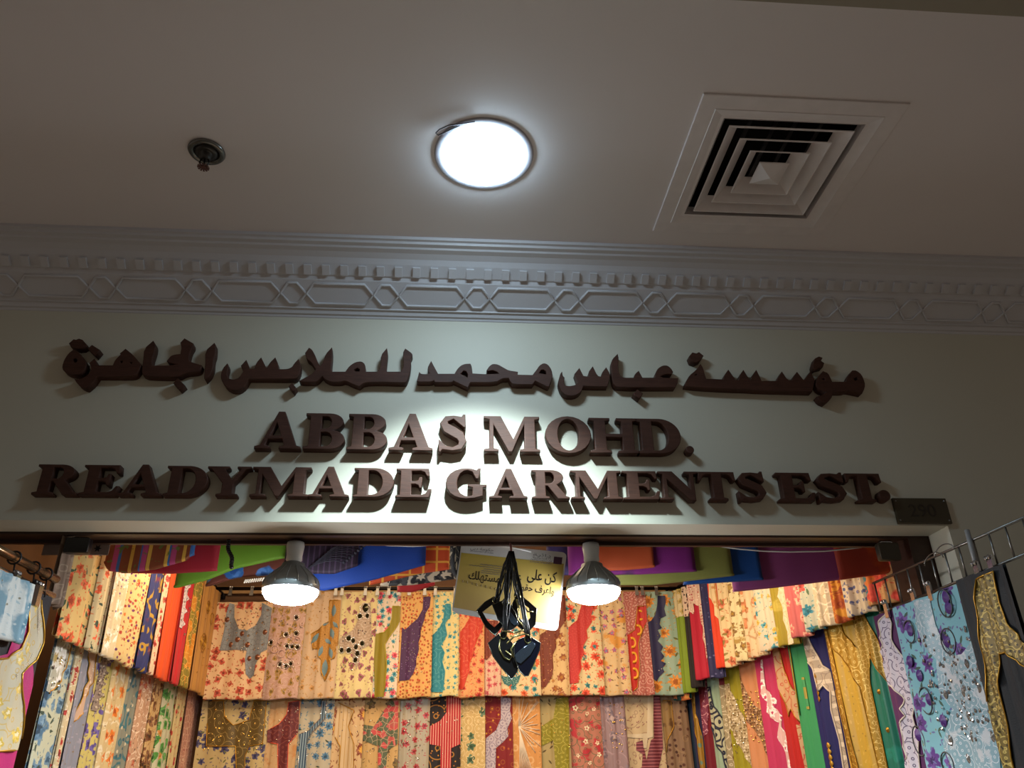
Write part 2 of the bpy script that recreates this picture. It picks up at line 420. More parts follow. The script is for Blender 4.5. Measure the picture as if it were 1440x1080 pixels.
bm = bmesh.new(); r = sqring(bm, [(0.211, 0.031), (0.211, 0.20)]); bm.faces.new(r[-1])
obj('duct', bm, M_dark, t)
bm = bmesh.new()
for q in (-0.11, -0.03, 0.03, 0.11):
    box(bm, q-0.006, q+0.006, -0.205, 0.205, 0.045, 0.05)
obj('duct_bars', bm, plain('duct_grey', '#4b4a4c', 0.5, 0.5), t)

# ------------------------------------------------------------------ sign letters
def arc(cx, cy, rx, ry, a0, a1, n=12):
    return [(cx+rx*math.cos(math.radians(a0+(a1-a0)*i/n)), cy+ry*math.sin(math.radians(a0+(a1-a0)*i/n))) for i in range(n+1)]
def s_glyph():
    c = [(.80, .70), (.70, .86), (.50, .945), (.29, .90), (.21, .77), (.29, .645), (.50, .54), (.70, .43), (.775, .27), (.70, .12), (.48, .055), (.26, .12), (.13, .29)]
    wd = [.05, .06, .10, .17, .24, .27, .28, .27, .24, .17, .10, .06, .05]
    L, R = [], []
    for i, p in enumerate(c):
        a, b = c[max(i-1, 0)], c[min(i+1, len(c)-1)]; dx, dy = b[0]-a[0], b[1]-a[1]; l = math.hypot(dx, dy); nx, ny = -dy/l, dx/l
        L.append((p[0]+nx*wd[i]/2, p[1]+ny*wd[i]/2)); R.append((p[0]-nx*wd[i]/2, p[1]-ny*wd[i]/2))
    return [[(.87, .66), (.85, 1.03), (.78, 1.03)] + [(.74, .965)] + R[2:-1] + [(.06, .33), (.07, -.03), (.14, -.03), (.18, .04)] + L[-3:1:-1] + [(.80, .66)]]
SF = [(0, .93), (.12, .9), (.12, .1), (0, .07)]
G = {
 'A': (1.2, [[(0, 0), (.40, 0), (.40, .07), (.27, .10), (.335, .27), (.70, .27), (.77, .10), (.64, .07), (.64, 0), (1.2, 0), (1.2, .07), (1.09, .10), (.70, 1.03), (.53, 1.03), (.14, .10), (0, .07)], [(.375, .365), (.665, .365), (.52, .73)]]),
 'B': (1.04, [[(0, 0), (.62, 0)] + arc(.66, .27, .38, .27, -90, 60, 10) + [(.74, .53)] + arc(.62, .76, .36, .24, -35, 90, 10) + [(0, 1)] + SF, [(.42, .57), (.50, .57)] + arc(.52, .745, .15, .17, -80, 80, 6) + [(.42, .915)], [(.42, .085), (.52, .085)] + arc(.54, .28, .17, .195, -85, 85, 6) + [(.42, .475)]]),
 'D': (1.15, [[(0, 0), (.58, 0)] + arc(.60, .5, .55, .5, -88, 88, 18) + [(0, 1)] + SF, [(.42, .09), (.50, .09)] + arc(.52, .5, .30, .41, -85, 85, 12) + [(.42, .91)]]),
 'E': (.96, [[(0, 0), (.9, 0), (.96, .30), (.88, .30), (.80, .15), (.70, .10), (.42, .10), (.42, .455), (.52, .455), (.60, .42), (.63, .32), (.70, .32), (.70, .70), (.63, .70), (.60, .60), (.52, .56), (.42, .56), (.42, .91), (.66, .91), (.76, .87), (.83, .72), (.91, .72), (.88, 1), (0, 1)] + SF]),
 'G': (1.12, [[(.90, .66), (.96, 1.03), (.89, 1.03), (.84, .965), (.72, 1.015), (.55, 1.03), (.40, 1.01), (.25, .95), (.12, .84), (.03, .68), (0, .5), (.03, .32), (.12, .16), (.25, .05), (.40, -.01), (.56, -.03), (.80, 0), (1.02, .08), (1.02, .36), (1.12, .39), (1.12, .47), (.60, .47), (.60, .39), (.73, .36), (.73, .10), (.63, .06), (.52, .08), (.40, .17), (.33, .32), (.31, .5), (.33, .68), (.40, .84), (.50, .93), (.60, .95), (.72, .90), (.82, .66)]]),
 'H': (1.25, [[(0, 0), (.54, 0), (.54, .07), (.42, .1), (.42, .45), (.83, .45), (.83, .1), (.71, .07), (.71, 0), (1.25, 0), (1.25, .07), (1.13, .1), (1.13, .9), (1.25, .93), (1.25, 1), (.71, 1), (.71, .93), (.83, .9), (.83, .55), (.42, .55), (.42, .9), (.54, .93), (.54, 1), (0, 1)] + SF]),
 'M': (1.45, [[(0, 0), (.38, 0), (.38, .07), (.25, .1), (.25, .76), (.63, 0), (.73, 0), (1.05, .78), (1.05, .1), (.93, .07), (.93, 0), (1.45, 0), (1.45, .07), (1.33, .1), (1.33, .9), (1.45, .93), (1.45, 1), (1.06, 1), (.76, .36), (.44, 1), (0, 1), (0, .93), (.14, .9), (.14, .1), (0, .07)]]),
 'N': (1.25, [[(0, 0), (.42, 0), (.42, .07), (.26, .1), (.26, .72), (.92, -.02), (1.10, -.02), (1.10, .9), (1.25, .93), (1.25, 1), (.82, 1), (.82, .93), (.97, .9), (.97, .37), (.44, 1), (0, 1), (0, .93), (.13, .9), (.13, .1), (0, .07)]]),
 'O': (1.15, [arc(.575, .5, .575, .53, 0, 345, 23), arc(.575, .5, .265, .44, 0, 345, 23)]),
 'R': (1.15, [[(0, 0), (.54, 0), (.54, .07), (.42, .1), (.42, .44), (.48, .44), (.78, 0), (1.15, 0), (1.15, .07), (1.05, .10), (.77, .49)] + arc(.62, .735, .36, .265, -50, 90, 10) + [(0, 1)] + SF, [(.42, .53), (.52, .53)] + arc(.54, .72, .15, .19, -80, 80, 6) + [(.42, .91)]]),
 'S': (.92, s_glyph()),
 'T': (1.1, [[(.28, 0), (.82, 0), (.82, .07), (.70, .1), (.70, .91), (.84, .91), (.95, .85), (1.02, .68), (1.1, .68), (1.08, 1), (.02, 1), (0, .68), (.08, .68), (.15, .85), (.26, .91), (.40, .91), (.40, .1), (.28, .07)]]),
 'Y': (1.15, [[(.31, 0), (.87, 0), (.87, .07), (.74, .1), (.74, .43), (1.03, .9), (1.15, .93), (1.15, 1), (.78, 1), (.78, .93), (.88, .9), (.68, .55), (.47, .9), (.57, .93), (.57, 1), (0, 1), (0, .93), (.11, .9), (.44, .43), (.44, .1), (.31, .07)]]),
 '.': (.26, [arc(.13, .13, .13, .13, 0, 345, 23)]),
}
LT = 0.034; FY = WY - LT
ORD = ['first', 'second', 'third', 'fourth', 'fifth', 'sixth', 'seventh', 'eighth', 'ninth', 'tenth', 'eleventh', 'twelfth', 'thirteenth', 'fourteenth', 'fifteenth', 'sixteenth', 'seventeenth', 'eighteenth', 'nineteenth', 'twentieth', 'twenty-first', 'twenty-second']
def sign_row(items, z0, z1, line, grp):
    n = 0
    for ch, xa, ya, xb, yb in items:
        a, b = onY(xa, ya, FY), onY(xb, yb, FY); W0, outl = G[ch]
        k = (b.x-a.x)/W0; hz = z1-z0
        if ch == '.':
            d = (b.x-a.x); sc = lambda p: ((p[0])*k, (p[1])*k)
        else: sc = lambda p: (p[0]*k, p[1]*hz)
        me = fill_mesh([[sc(p) for p in ol] for ol in outl], LT, 0.0022)
        o = link('sign_letter' if ch != '.' else 'sign_full_stop', me, M_sign, None, (a.x, WY+0.0005, z0 if ch != '.' else z0+0.002))
        n += 1
        nm = f'letter {ch}' if ch != '.' else 'round full stop'
        tag(o, f'raised dark wooden {nm}, {ORD[n-1]} character of the {line} on the wall', 'letter', grp)
B1, T1 = 2.6045, 2.738
sign_row([('A', 356.4, 632, 421.4, 632), ('B', 425, 633, 483, 633), ('B', 486.5, 633, 543.5, 633), ('A', 546, 633, 608.5, 633), ('S', 613.3, 634, 657.5, 610),
          ('M', 680.5, 634, 760, 634), ('O', 767, 612, 831.5, 612), ('H', 831, 634, 900, 634), ('D', 897.5, 636, 957.5, 612), ('.', 965, 633, 976.5, 633)],
         B1+0.006, T1+0.003, 'short middle line', 'wooden letters of the middle sign line')
sign_row([('R', 43, 694, 107, 694), ('E', 109, 695, 164.5, 695), ('A', 164.5, 697, 225, 697), ('D', 227.6, 697, 292, 675), ('Y', 292.5, 655, 354, 655), ('M', 350, 697, 433.6, 697),
          ('A', 432, 697, 489.8, 697), ('D', 495.5, 697, 554, 676), ('E', 555.5, 697, 606.5, 697), ('G', 626.8, 676, 684.5, 676), ('A', 688, 697, 742, 697), ('R', 748.5, 698, 801.5, 698),
          ('M', 804, 699, 876, 699), ('E', 877.5, 699, 930, 699), ('N', 929, 701, 981, 662), ('T', 980.5, 664, 1032.5, 664), ('S', 1038, 703, 1079, 688), ('E', 1098, 706, 1150, 706),
          ('S', 1151, 706, 1192, 690), ('T', 1187, 667, 1237, 667), ('.', 1238, 702, 1254, 702)],
         2.4475, 2.5475, 'long bottom line', 'wooden letters of the bottom sign line')

def crop(ox, oy, s, pts): return [(ox+x/s, oy+y/s) for x, y in pts]
A_ = lambda pts: crop(80, 465, 6, pts)
B_ = lambda pts: crop(300, 465, 4.8, pts)
C_ = lambda pts: crop(575, 480, 6.698, pts)
D_ = lambda pts: crop(775, 480, 7.579, pts)
E_ = lambda pts: crop(955, 485, 5.333, pts)
def smooth_poly(p, keep=0.62):
    """one round of corner cutting where the outline bends gently"""
    out = []; n = len(p)
    for i in range(n):
        a, b, c = Vector(p[i-1]), Vector(p[i]), Vector(p[(i+1) % n])
        u, v = (b-a), (c-b)
        if u.length > 0 and v.length > 0 and u.normalized().dot(v.normalized()) > keep and min(u.length, v.length) > 1.2:
            out += [tuple(b - u*0.22), tuple(b + v*0.22)]
        else: out.append(tuple(b))
    return out
def arabic(label, outer, holes=(), dots=()):
    def W(pts): return [(q.x, q.z) for q in (onY(x, y, FY) for x, y in pts)]
    o_ = W(smooth_poly(outer)); cx = sum(p[0] for p in o_)/len(o_); cz = min(p[1] for p in o_)
    loc = lambda pl: [(x-cx, z-cz) for x, z in pl]
    me = fill_mesh([loc(o_)] + [loc(W(h)) for h in holes], LT, 0.0015)
    o = link('sign_arabic_letters', me, M_sign, None, (cx, WY+0.0005, cz))
    tag(o, label, 'letters', 'wooden Arabic lettering of the top sign line')
    for d in dots:
        link('dot', fill_mesh([loc(W(d))], LT, 0.0015), M_sign, o)
arabic('raised dark wooden Arabic teardrop letter with a double dot, leftmost of the top line',
       A_([(135, 160), (180, 178), (215, 215), (250, 275), (240, 320), (205, 362), (160, 370), (100, 365), (50, 335), (42, 300), (60, 245), (95, 190)]),
       [A_([(135, 232), (160, 230), (172, 250), (160, 268), (138, 264)])],
       [A_([(100, 105), (140, 70), (160, 75), (185, 65), (215, 75), (255, 120), (215, 145), (170, 150), (115, 135)])])
arabic('raised dark wooden Arabic letters, second group from left with one diamond dot above its tail',
       A_([(315, 235), (335, 268), (340, 290), (470, 290), (490, 245), (535, 200), (530, 190), (578, 150), (640, 200), (690, 260), (712, 285), (690, 340), (660, 375), (600, 385), (340, 382), (300, 440), (245, 485), (205, 475), (165, 440), (145, 405), (190, 408), (240, 385), (275, 355), (290, 310), (270, 270)]),
       [A_([(532, 252), (555, 250), (552, 270), (538, 272)]), A_([(610, 260), (640, 265), (626, 280)])],
       [A_([(258, 150), (295, 118), (362, 160), (320, 210)])])
arabic('raised dark wooden Arabic letters, third group from left with a diamond dot below',
       A_([(812, 82), (832, 115), (825, 170), (800, 240), (800, 292), (960, 292), (1020, 280), (960, 275), (925, 255), (960, 210), (1000, 198), (1040, 195), (1050, 140), (1040, 100), (1075, 62), (1150, 105), (1150, 130), (1125, 170), (1110, 230), (1115, 255), (1150, 268), (1222, 290), (1215, 320), (1190, 345), (1080, 355), (1020, 390), (760, 385), (722, 370), (714, 340), (725, 260), (735, 150)]),
       [], [A_([(980, 440), (1020, 400), (1080, 460), (1035, 497)])])
arabic('raised dark wooden single upright Arabic stroke standing alone in the top line left half',
       A_([(1328, 100), (1340, 120), (1335, 200), (1320, 240), (1315, 320), (1290, 375), (1250, 415), (1240, 400), (1250, 300), (1250, 170)]))
arabic('raised dark wooden Arabic letters with a deep curled tail left and a dot below right',
       B_([(95, 218), (103, 240), (90, 290), (100, 320), (135, 330), (175, 315), (200, 275), (185, 235), (222, 195), (245, 255), (275, 255), (290, 215), (322, 178), (350, 235), (360, 252), (380, 215), (418, 178), (438, 225), (440, 258), (500, 258), (530, 245), (545, 220), (575, 188), (590, 230), (588, 270), (568, 315), (545, 325), (240, 322), (215, 370), (175, 400), (125, 402), (80, 375), (50, 325), (50, 290), (65, 250)]),
       [], [B_([(508, 375), (530, 350), (560, 385), (540, 412)])])
arabic('raised dark wooden Arabic letters with four tall strokes, crossing at left, mid top line',
       B_([(645, 113), (665, 125), (685, 160), (705, 210), (722, 240), (745, 200), (755, 160), (800, 110), (803, 160), (795, 250), (800, 275), (890, 275), (920, 235), (960, 210), (1000, 205), (1025, 225), (1028, 275), (1110, 275), (1130, 240), (1130, 165), (1172, 115), (1178, 150), (1168, 240), (1168, 275), (1265, 275), (1285, 240), (1278, 150), (1295, 118), (1340, 150), (1345, 165), (1330, 190), (1335, 215), (1325, 290), (1305, 345), (1290, 350), (1120, 345), (1020, 348), (985, 375), (940, 360), (890, 335), (860, 345), (790, 345), (750, 325), (735, 305), (700, 340), (680, 345), (600, 345), (578, 338), (620, 315), (665, 290), (690, 260), (660, 210), (630, 190), (618, 150)]),
       [B_([(945, 260), (972, 250), (988, 260), (985, 274), (960, 274)])])
arabic('raised dark wooden Arabic word with two looped eyes in the centre of the top line',
       C_([(97, 285), (115, 305), (170, 308), (195, 300), (175, 270), (180, 235), (210, 182), (240, 240), (275, 303), (430, 303), (455, 260), (490, 225), (530, 210), (580, 208), (592, 235), (600, 300), (735, 308), (850, 303), (830, 285), (790, 270), (745, 280), (732, 270), (760, 230), (790, 210), (840, 215), (900, 250), (940, 272), (1028, 285), (1025, 312), (1165, 315), (1200, 270), (1230, 225), (1270, 202), (1310, 215), (1345, 265), (1355, 320), (1350, 350), (1320, 425), (1300, 425), (1190, 370), (1165, 405), (985, 405), (955, 380), (940, 345), (880, 348), (820, 385), (580, 385), (555, 435), (420, 370), (405, 385), (245, 385), (235, 365), (215, 380), (85, 380), (75, 370)]),
       [C_([(485, 305), (515, 275), (540, 280), (555, 310), (553, 340), (520, 320)]), C_([(1225, 298), (1245, 268), (1270, 265), (1290, 280), (1298, 312), (1260, 303)])])
arabic('raised dark wooden Arabic letter with three teeth and bowl tail, beside a tall stroke',
       D_([(118, 318), (125, 365), (145, 385), (135, 440), (150, 470), (200, 475), (255, 465), (285, 440), (250, 345), (302, 280), (345, 365), (405, 375), (395, 330), (445, 262), (495, 365), (535, 375), (540, 335), (588, 272), (630, 345), (625, 400), (600, 480), (480, 480), (345, 475), (320, 540), (250, 580), (160, 575), (105, 530), (75, 440), (85, 390), (100, 340)]))
arabic('raised dark wooden Arabic letters: tall stroke left, hooked head right, diamond dot below',
       D_([(710, 130), (722, 180), (715, 280), (730, 350), (760, 385), (880, 385), (895, 345), (935, 310), (975, 385), (1110, 385), (1115, 330), (1140, 285), (1190, 255), (1240, 255), (1280, 285), (1302, 325), (1285, 350), (1240, 345), (1195, 355), (1165, 372), (1200, 388), (1358, 390), (1350, 440), (1325, 490), (700, 490), (665, 450), (650, 390), (640, 230), (655, 185)]),
       [], [D_([(875, 560), (920, 510), (980, 555), (940, 610)])])
arabic('raised dark wooden Arabic letters with six teeth in a row and double dot above left',
       E_([(162, 140), (180, 170), (195, 225), (205, 252), (335, 257), (340, 225), (370, 183), (410, 240), (425, 262), (450, 262), (455, 225), (483, 185), (520, 245), (535, 262), (550, 225), (580, 185), (610, 245), (620, 268), (735, 268), (745, 240), (772, 197), (815, 262), (850, 265), (855, 240), (885, 200), (935, 262), (950, 250), (985, 197), (1016, 250), (1018, 270), (1000, 350), (610, 340), (505, 333), (385, 330), (160, 318), (45, 305), (50, 275), (80, 225), (125, 190)]),
       [E_([(112, 228), (130, 215), (140, 225)])],
       [E_([(75, 85), (100, 55), (130, 62), (150, 52), (185, 80), (160, 115), (125, 132), (90, 120)])])
arabic('raised dark wooden Arabic letters with two round heads and small hook above, rightmost',
       E_([(1080, 195), (1120, 210), (1145, 265), (1150, 275), (1255, 275), (1270, 230), (1300, 190), (1330, 190), (1370, 220), (1395, 280), (1395, 320), (1375, 362), (1320, 350), (1265, 340), (1245, 350), (1155, 350), (1145, 400), (1100, 437), (1060, 420), (1035, 385), (1075, 375), (1105, 355), (1050, 335), (1025, 300), (1035, 245)]),
       [E_([(1068, 255), (1090, 246), (1098, 266)]), E_([(1308, 252), (1332, 240), (1345, 258), (1322, 268)])],
       [E_([(1005, 150), (1020, 100), (1050, 85), (1078, 95), (1066, 118), (1090, 135), (1080, 165), (1040, 175), (1010, 195)])])

# number plate
q = [onY(x, y, WY-0.012) for x, y in ((1253.5, 702), (1327, 703), (1336.5, 738), (1263, 738))]
cx, cz = 1.592, 2.377
t = thing('number_plate', (cx, WY, cz), 'dark bronze shop number plate above the right corner of the opening', 'number plate')
hw, hh = 0.094, 0.091
link('plate', fill_mesh([[(-hw, 0.003), (hw, 0.003), (hw, hh), (-hw, hh)]], 0.012, 0.001), M_plate, t)
me = text_mesh('290', 0.062, 0.0008)
for v in me.vertices: v.co = (v.co.x*1.05, -v.co.z-0.0124, v.co.y+0.026)
link('digits', me, M_digit, t)
bm = bmesh.new()
for sx in (-1, 1):
    for z in (0.013, 0.081): ball(bm, (sx*0.086, -0.0125, z), 0.003, 1, .5, 1)
obj('screws', bm, M_steel, t)
# ------------------------------------------------------------------ garments hung in rows
class Plane:
    """upright plane through two floor points; s runs from the first to the second, normal to the viewer's side"""
    def __init__(s, a, b, flip=False):
        s.a = Vector((a[0], a[1], 0)); e = Vector((b[0]-a[0], b[1]-a[1], 0)); s.e = e.normalized(); s.len = e.length
        s.n = Vector((s.e.y, -s.e.x, 0))
        if flip: s.n = -s.n
    def U(s, px, py, d=0.0):
        r = ray(px, py); o = s.a + s.n*d
        t = (o-EYE).dot(s.n)/r.dot(s.n); P = EYE + r*t
        return ((P-s.a).dot(s.e), P.z)
    def pt(s, u, z, d=0.0): return s.a + s.e*u + s.n*d + Vector((0, 0, z))
class Row:
    def __init__(s, plane, yref, ztop, zbot, zvis, fwd, d0, step=0.016, under=0.022, lean=0.0):
        s.pl, s.yref, s.zt, s.zb, s.zv, s.fwd, s.d0, s.step, s.under = plane, yref, ztop, zbot, zvis, fwd, d0, step, under
def clip_poly_mesh(poly, s0, s1, z0, z1, nstep=18):
    """polygon in (s, z) cut to the panel and into strips; returns bmesh with co = (s, z, 0)"""
    bm = bmesh.new()
    vs = [bm.verts.new((a, b, 0)) for a, b in poly]
    es = [bm.edges.new((vs[i], vs[(i+1) % len(vs)])) for i in range(len(vs))]
    bmesh.ops.triangle_fill(bm, use_beauty=True, edges=es, normal=(0, 0, 1))
    def cut(co_, no, clear):
        g = list(bm.verts)+list(bm.edges)+list(bm.faces)
        if g: bmesh.ops.bisect_plane(bm, geom=g, plane_co=co_, plane_no=no, clear_outer=clear)
    cut((s0, 0, 0), (-1, 0, 0), True); cut((s1, 0, 0), (1, 0, 0), True); cut((0, z0, 0), (0, -1, 0), True); cut((0, z1, 0), (0, 1, 0), True)
    for i in range(1, nstep): cut((s0+(s1-s0)*i/nstep, 0, 0), (1, 0, 0), False)
    for i in range(1, 12): cut((0, z0+(z1-z0)*i/6, 0), (0, 1, 0), False)
    return bm
def mixhex(a, b, f):
    A, B = a.lstrip('#'), b.lstrip('#')
    return '#' + ''.join('%02x' % round(int(A[i:i+2], 16)*(1-f)+int(B[i:i+2], 16)*f) for i in (0, 2, 4))
KN = [0]
def kaftan(row, xa, xb, label, base, layers=(), yokes=(), zb=None, zt=None, yref=None, rough=0.7, group=None, amp=0.006, dd=0.0, under=None, gems=(), name='kaftan', seq=None, top_px=None, bot_px=None, metal=0.0, nf=None):
    """a folded, hung garment: xa..xb its visible edges in the row at the reference height"""
    KN[0] += 1; rnd = random.Random(KN[0]*13+5)
    pl = row.pl; yr = yref or row.yref
    sa, _ = pl.U(xa, yr, row.d0); sb, _ = pl.U(xb, yr, row.d0)
    if sa > sb: sa, sb = sb, sa
    if bot_px: zb = pl.U(bot_px[0], bot_px[1], row.d0)[1]
    if top_px: zt = pl.U(top_px[0], top_px[1], row.d0)[1]
    zb = row.zb if zb is None else zb; zt = row.zt if zt is None else zt
    un = row.under if under is None else under
    s0, s1 = (sa-un, sb) if row.fwd > 0 else (sa, sb+un)
    Wd = s1-s0; kf = nf or rnd.choice((1.5, 2, 2.5, 3)); ph = rnd.random(); tilt = rnd.uniform(-.003, .003)
    def dep(u, z):
        t = (u-s0)/Wd; v = max(0.0, min(1.0, (zt-z)/(zt-zb)))
        f = t if row.fwd > 0 else 1-t
        e = f*0+(1-t if row.fwd > 0 else t); curl = -0.006*max(0, 1-e*Wd/0.010)**2
        return row.d0 + dd + row.step*f + amp*math.sin(2*PI*(kf*t+ph)+0.6*v)*(.4+.6*v) + 0.6*amp*math.sin(2*PI*(2.3*kf*t+ph*3)) + curl + tilt*v + 0.012*v*f
    root = thing(name, pl.pt((s0+s1)/2, zb, row.d0), label, 'garment', group)
    R0 = root.location
    # body: front sheet, rounded hem fold, back sheet
    nx, nz = 18, 14; bm = bmesh.new(); uvl = bm.loops.layers.uv.new('UVMap'); grid = []; uvs = {}
    r = 0.007
    lev = [('f', zt-(zt-zb-r)*k/nz) for k in range(nz+1)] + [('c', a) for a in (45, 90, 135)] + [('b', zb+r+(zt-zb-r)*k/3) for k in range(4)]
    hem = [rnd.uniform(-.004, .004) for _ in range(4)]
    for kind, q in lev:
        rowv = []
        for i in range(nx+1):
            u = s0+Wd*i/nx; t = i/nx
            hw = hem[0]*math.sin(PI*t)+hem[1]*math.sin(2*PI*t)
            if kind == 'f': z = q; d = dep(u, z); fr = (zt-z)/(zt-zb); z += hw*max(0, fr)**3
            elif kind == 'c': a = math.radians(q); z = zb+r-r*math.sin(a)+hw; d = dep(u, zb)-r+r*math.cos(a)
            else: z = q; d = dep(u, zb+0.02)-2*r; d = min(d, dep(u, z)-0.004)
            # pinched a little at the clips
            us = u if kind == 'c' else u
            vtx = bm.verts.new(pl.pt(us, z, d)-R0); rowv.append(vtx)
            uvs[vtx] = (u, z if kind != 'b' else -z+2*zb)
        grid.append(rowv)
    for A, B in zip(grid, grid[1:]):
        for i in range(nx):
            f = bm.faces.new((A[i], B[i], B[i+1], A[i+1])); f.smooth = True
            for lp in f.loops: lp[uvl].uv = uvs[lp.vert]
    if not isinstance(base, bpy.types.Material) and layers and sum(lin(base)[:3]) > 1.0:
        c0 = lin(layers[0][2] if layers[0][0] not in ('st', 'mo') else base)
        layers = tuple(layers) + (('lf', .026, mixhex(base, layers[0][2], .55), .45), ('dt', .03, mixhex(base, layers[0][2], .8), mixhex(base, '#8a6a34', .6), .13, .6))
    mat = base if isinstance(base, bpy.types.Material) else fabric('cloth', base, layers, rough=rough, metal=metal)
    obj('body', bm, mat, root)
    off = 0.0032
    for y in yokes:
        nm, poly, ym = y[0], y[1], y[2]; trim = y[3] if len(y) > 3 else None
        if poly and isinstance(poly[0], str):
            pass
        if nm.startswith('~'):      # normalised shape (t, v)
            nm = nm[1:]; P = [(sa+(sb-sa)*a, row.zv[0]-(row.zv[0]-row.zv[1])*b) for a, b in poly]
        else: P = [pl.U(a, b, row.d0) for a, b in poly]
        b2 = clip_poly_mesh(P, s0+0.0005, s1-0.0005, zb+0.004, zt-0.002)
        if len(b2.faces) == 0: b2.free(); continue
        ul = b2.loops.layers.uv.new('UVMap')
        for f in b2.faces:
            f.smooth = True
            for lp in f.loops: lp[ul].uv = (lp.vert.co.x, lp.vert.co.y)
        for v in b2.verts: v.co = pl.pt(v.co.x, v.co.y, dep(v.co.x, v.co.y)+off)-R0
        yo = obj(nm, b2, ym, root); off += 0.0012
        if trim:
            tm, tr = trim; bt = bmesh.new(); run = []
            Q = []
            for i in range(len(P)):
                a, b = P[i], P[(i+1) % len(P)]
                for k in range(4): Q.append((a[0]+(b[0]-a[0])*k/4, a[1]+(b[1]-a[1])*k/4))
            for u, z in Q + Q[:1]:
                if sa+0.012 < u < sb-0.006 and zb+0.006 < z < zt-0.004: run.append(pl.pt(u, z, dep(u, z)+off)-R0)
                else:
                    if len(run) > 2: tube(bt, run, tr, 5)
                    run = []
            if len(run) > 2: tube(bt, run, tr, 5)
            if len(bt.faces): obj('braid', bt, tm, yo, smooth=True)
            else: bt.free()
    # raised ornaments: ('ring'|'gem'|'leaf', [(px,py,r or (rx,ry,rot))], material)
    for gkind, lst, gm, gname in gems:
        for it in lst:
            bg = bmesh.new()
            if gkind.endswith('n'):
                u = sa+(sb-sa)*it[0]; z = row.zv[0]-(row.zv[0]-row.zv[1])*it[1]
            else: u, z = pl.U(it[0], it[1], row.d0)
            if not (s0 < u < s1 and zb < z < zt): bg.free(); continue
            g = gkind.rstrip('n')
            if g == 'gem':
                rx, rz = it[2] if isinstance(it[2], tuple) else (it[2], it[2])
                c = bg.verts.new(pl.pt(u, z, dep(u, z)+off+min(rx, .012)*.6)-R0)
                rg = [bg.verts.new(pl.pt(u+rx*math.cos(a), z+rz*math.sin(a), dep(u, z)+off-.001)-R0) for a in [2*PI*k/10 for k in range(10)]]
                for k in range(10): bg.faces.new((c, rg[k], rg[(k+1) % 10]))
            elif g == 'ring':
                rx, rz = it[2] if isinstance(it[2], tuple) else (it[2], it[2])
                a0, a1 = (it[3] if len(it) > 3 else (0, 360)); cl = a1-a0 >= 360
                n = 16; pts = [pl.pt(u+rx*math.cos(a), z+rz*math.sin(a), dep(u, z)+off)-R0 for a in [math.radians(a0+(a1-a0)*k/(n if cl else n-1)) for k in range(n)]]
                tube(bg, pts, it[4] if len(it) > 4 else 0.0022, 5, closed=cl)
            elif g == 'leaf':
                L_, w_, rot = it[2]; ca, sn = math.cos(math.radians(rot)), math.sin(math.radians(rot))
                pp = [(0, 1), (.55, .45), (.75, 0), (.55, -.45), (0, -1), (-.55, -.45), (-.75, 0), (-.55, .45)]
                ring = []
                for x_, y_ in pp:
                    dx, dz = x_*w_, y_*L_; uu, zz = u+dx*ca-dz*sn, z+dx*sn+dz*ca
                    ring.append(bg.verts.new(pl.pt(uu, zz, dep(uu, zz)+off)-R0))
                c = bg.verts.new(pl.pt(u, z, dep(u, z)+off+.003)-R0)
                for k in range(8): bg.faces.new((c, ring[k], ring[(k+1) % 8]))
            elif g == 'ray':
                x2, y2 = it[2]; u2, z2 = pl.U(x2, y2, row.d0)
                pts = []
                for k in range(5):
                    uu, zz = u+(u2-u)*k/4, z+(z2-z)*k/4
                    if s0+.002 < uu < s1-.002 and zb < zz < zt: pts.append(pl.pt(uu, zz, dep(uu, zz)+off)-R0)
                if len(pts) > 1: tube(bg, pts, 0.002, 4)
            if len(bg.faces): obj(gname, bg, gm, root, smooth=(gkind[:3] != 'gem'))
            else: bg.free()
    if seq:     # scattered sequins over a normalised box: (count, t0,t1,v0,v1, radius, material)
        n, t0, t1, v0, v1, rr, sm = seq; bg = bmesh.new()
        for _ in range(n):
            t = rnd.uniform(t0, t1); v = rnd.uniform(v0, v1); u = sa+(sb-sa)*t; z = row.zv[0]-(row.zv[0]-row.zv[1])*v
            if not (s0+.004 < u < s1-.004 and zb < z < zt): continue
            r2 = rr*rnd.uniform(.6, 1.2); d = dep(u, z)+off; a1 = rnd.uniform(-.5, .5)
            c = bg.verts.new(pl.pt(u, z, d+r2*.5)-R0)
            rg = [bg.verts.new(pl.pt(u+r2*math.cos(a), z+r2*math.sin(a), d+r2*.4*a1*math.cos(a))-R0) for a in [2*PI*k/6 for k in range(6)]]
            for k in range(6): bg.faces.new((c, rg[k], rg[(k+1) % 6]))
        if len(bg.faces): tag(obj('sequins', bg, sm, root), kind='stuff')
        else: bg.free()
    return root

# normalised yoke outlines
def half(flip=False, sc=6, depth=.05, v0=.0, v1=.86, tw=.35):
    """half of a neckline yoke: smooth inside, scalloped outside"""
    inner = [(.70, v0), (.62, v0+.12), (.45, v0+.24), (.22, v0+.34), (.02, v0+.38)]
    outer = [(.02, v1), (.02+tw*.8, v1-.04)]
    pts = []
    key = [(.02+tw*.8, v1-.04), (.02+tw, v1-.2), (.12+tw, v0+.46), (.35+tw, v0+.26), (.98, v0+.12), (1.0, v0)]
    for (a, b) in zip(key, key[1:]):
        for k in range(4):
            f = k/4; w_ = depth*math.sin(PI*((k % 2)+.01)); pts.append((a[0]+(b[0]-a[0])*f + (depth if k % 2 else 0), a[1]+(b[1]-a[1])*f))
    pl_ = inner + [(.02, v1)] + pts + [(1.0, v0)]
    if flip: pl_ = [(1-a, b) for a, b in pl_]
    return pl_
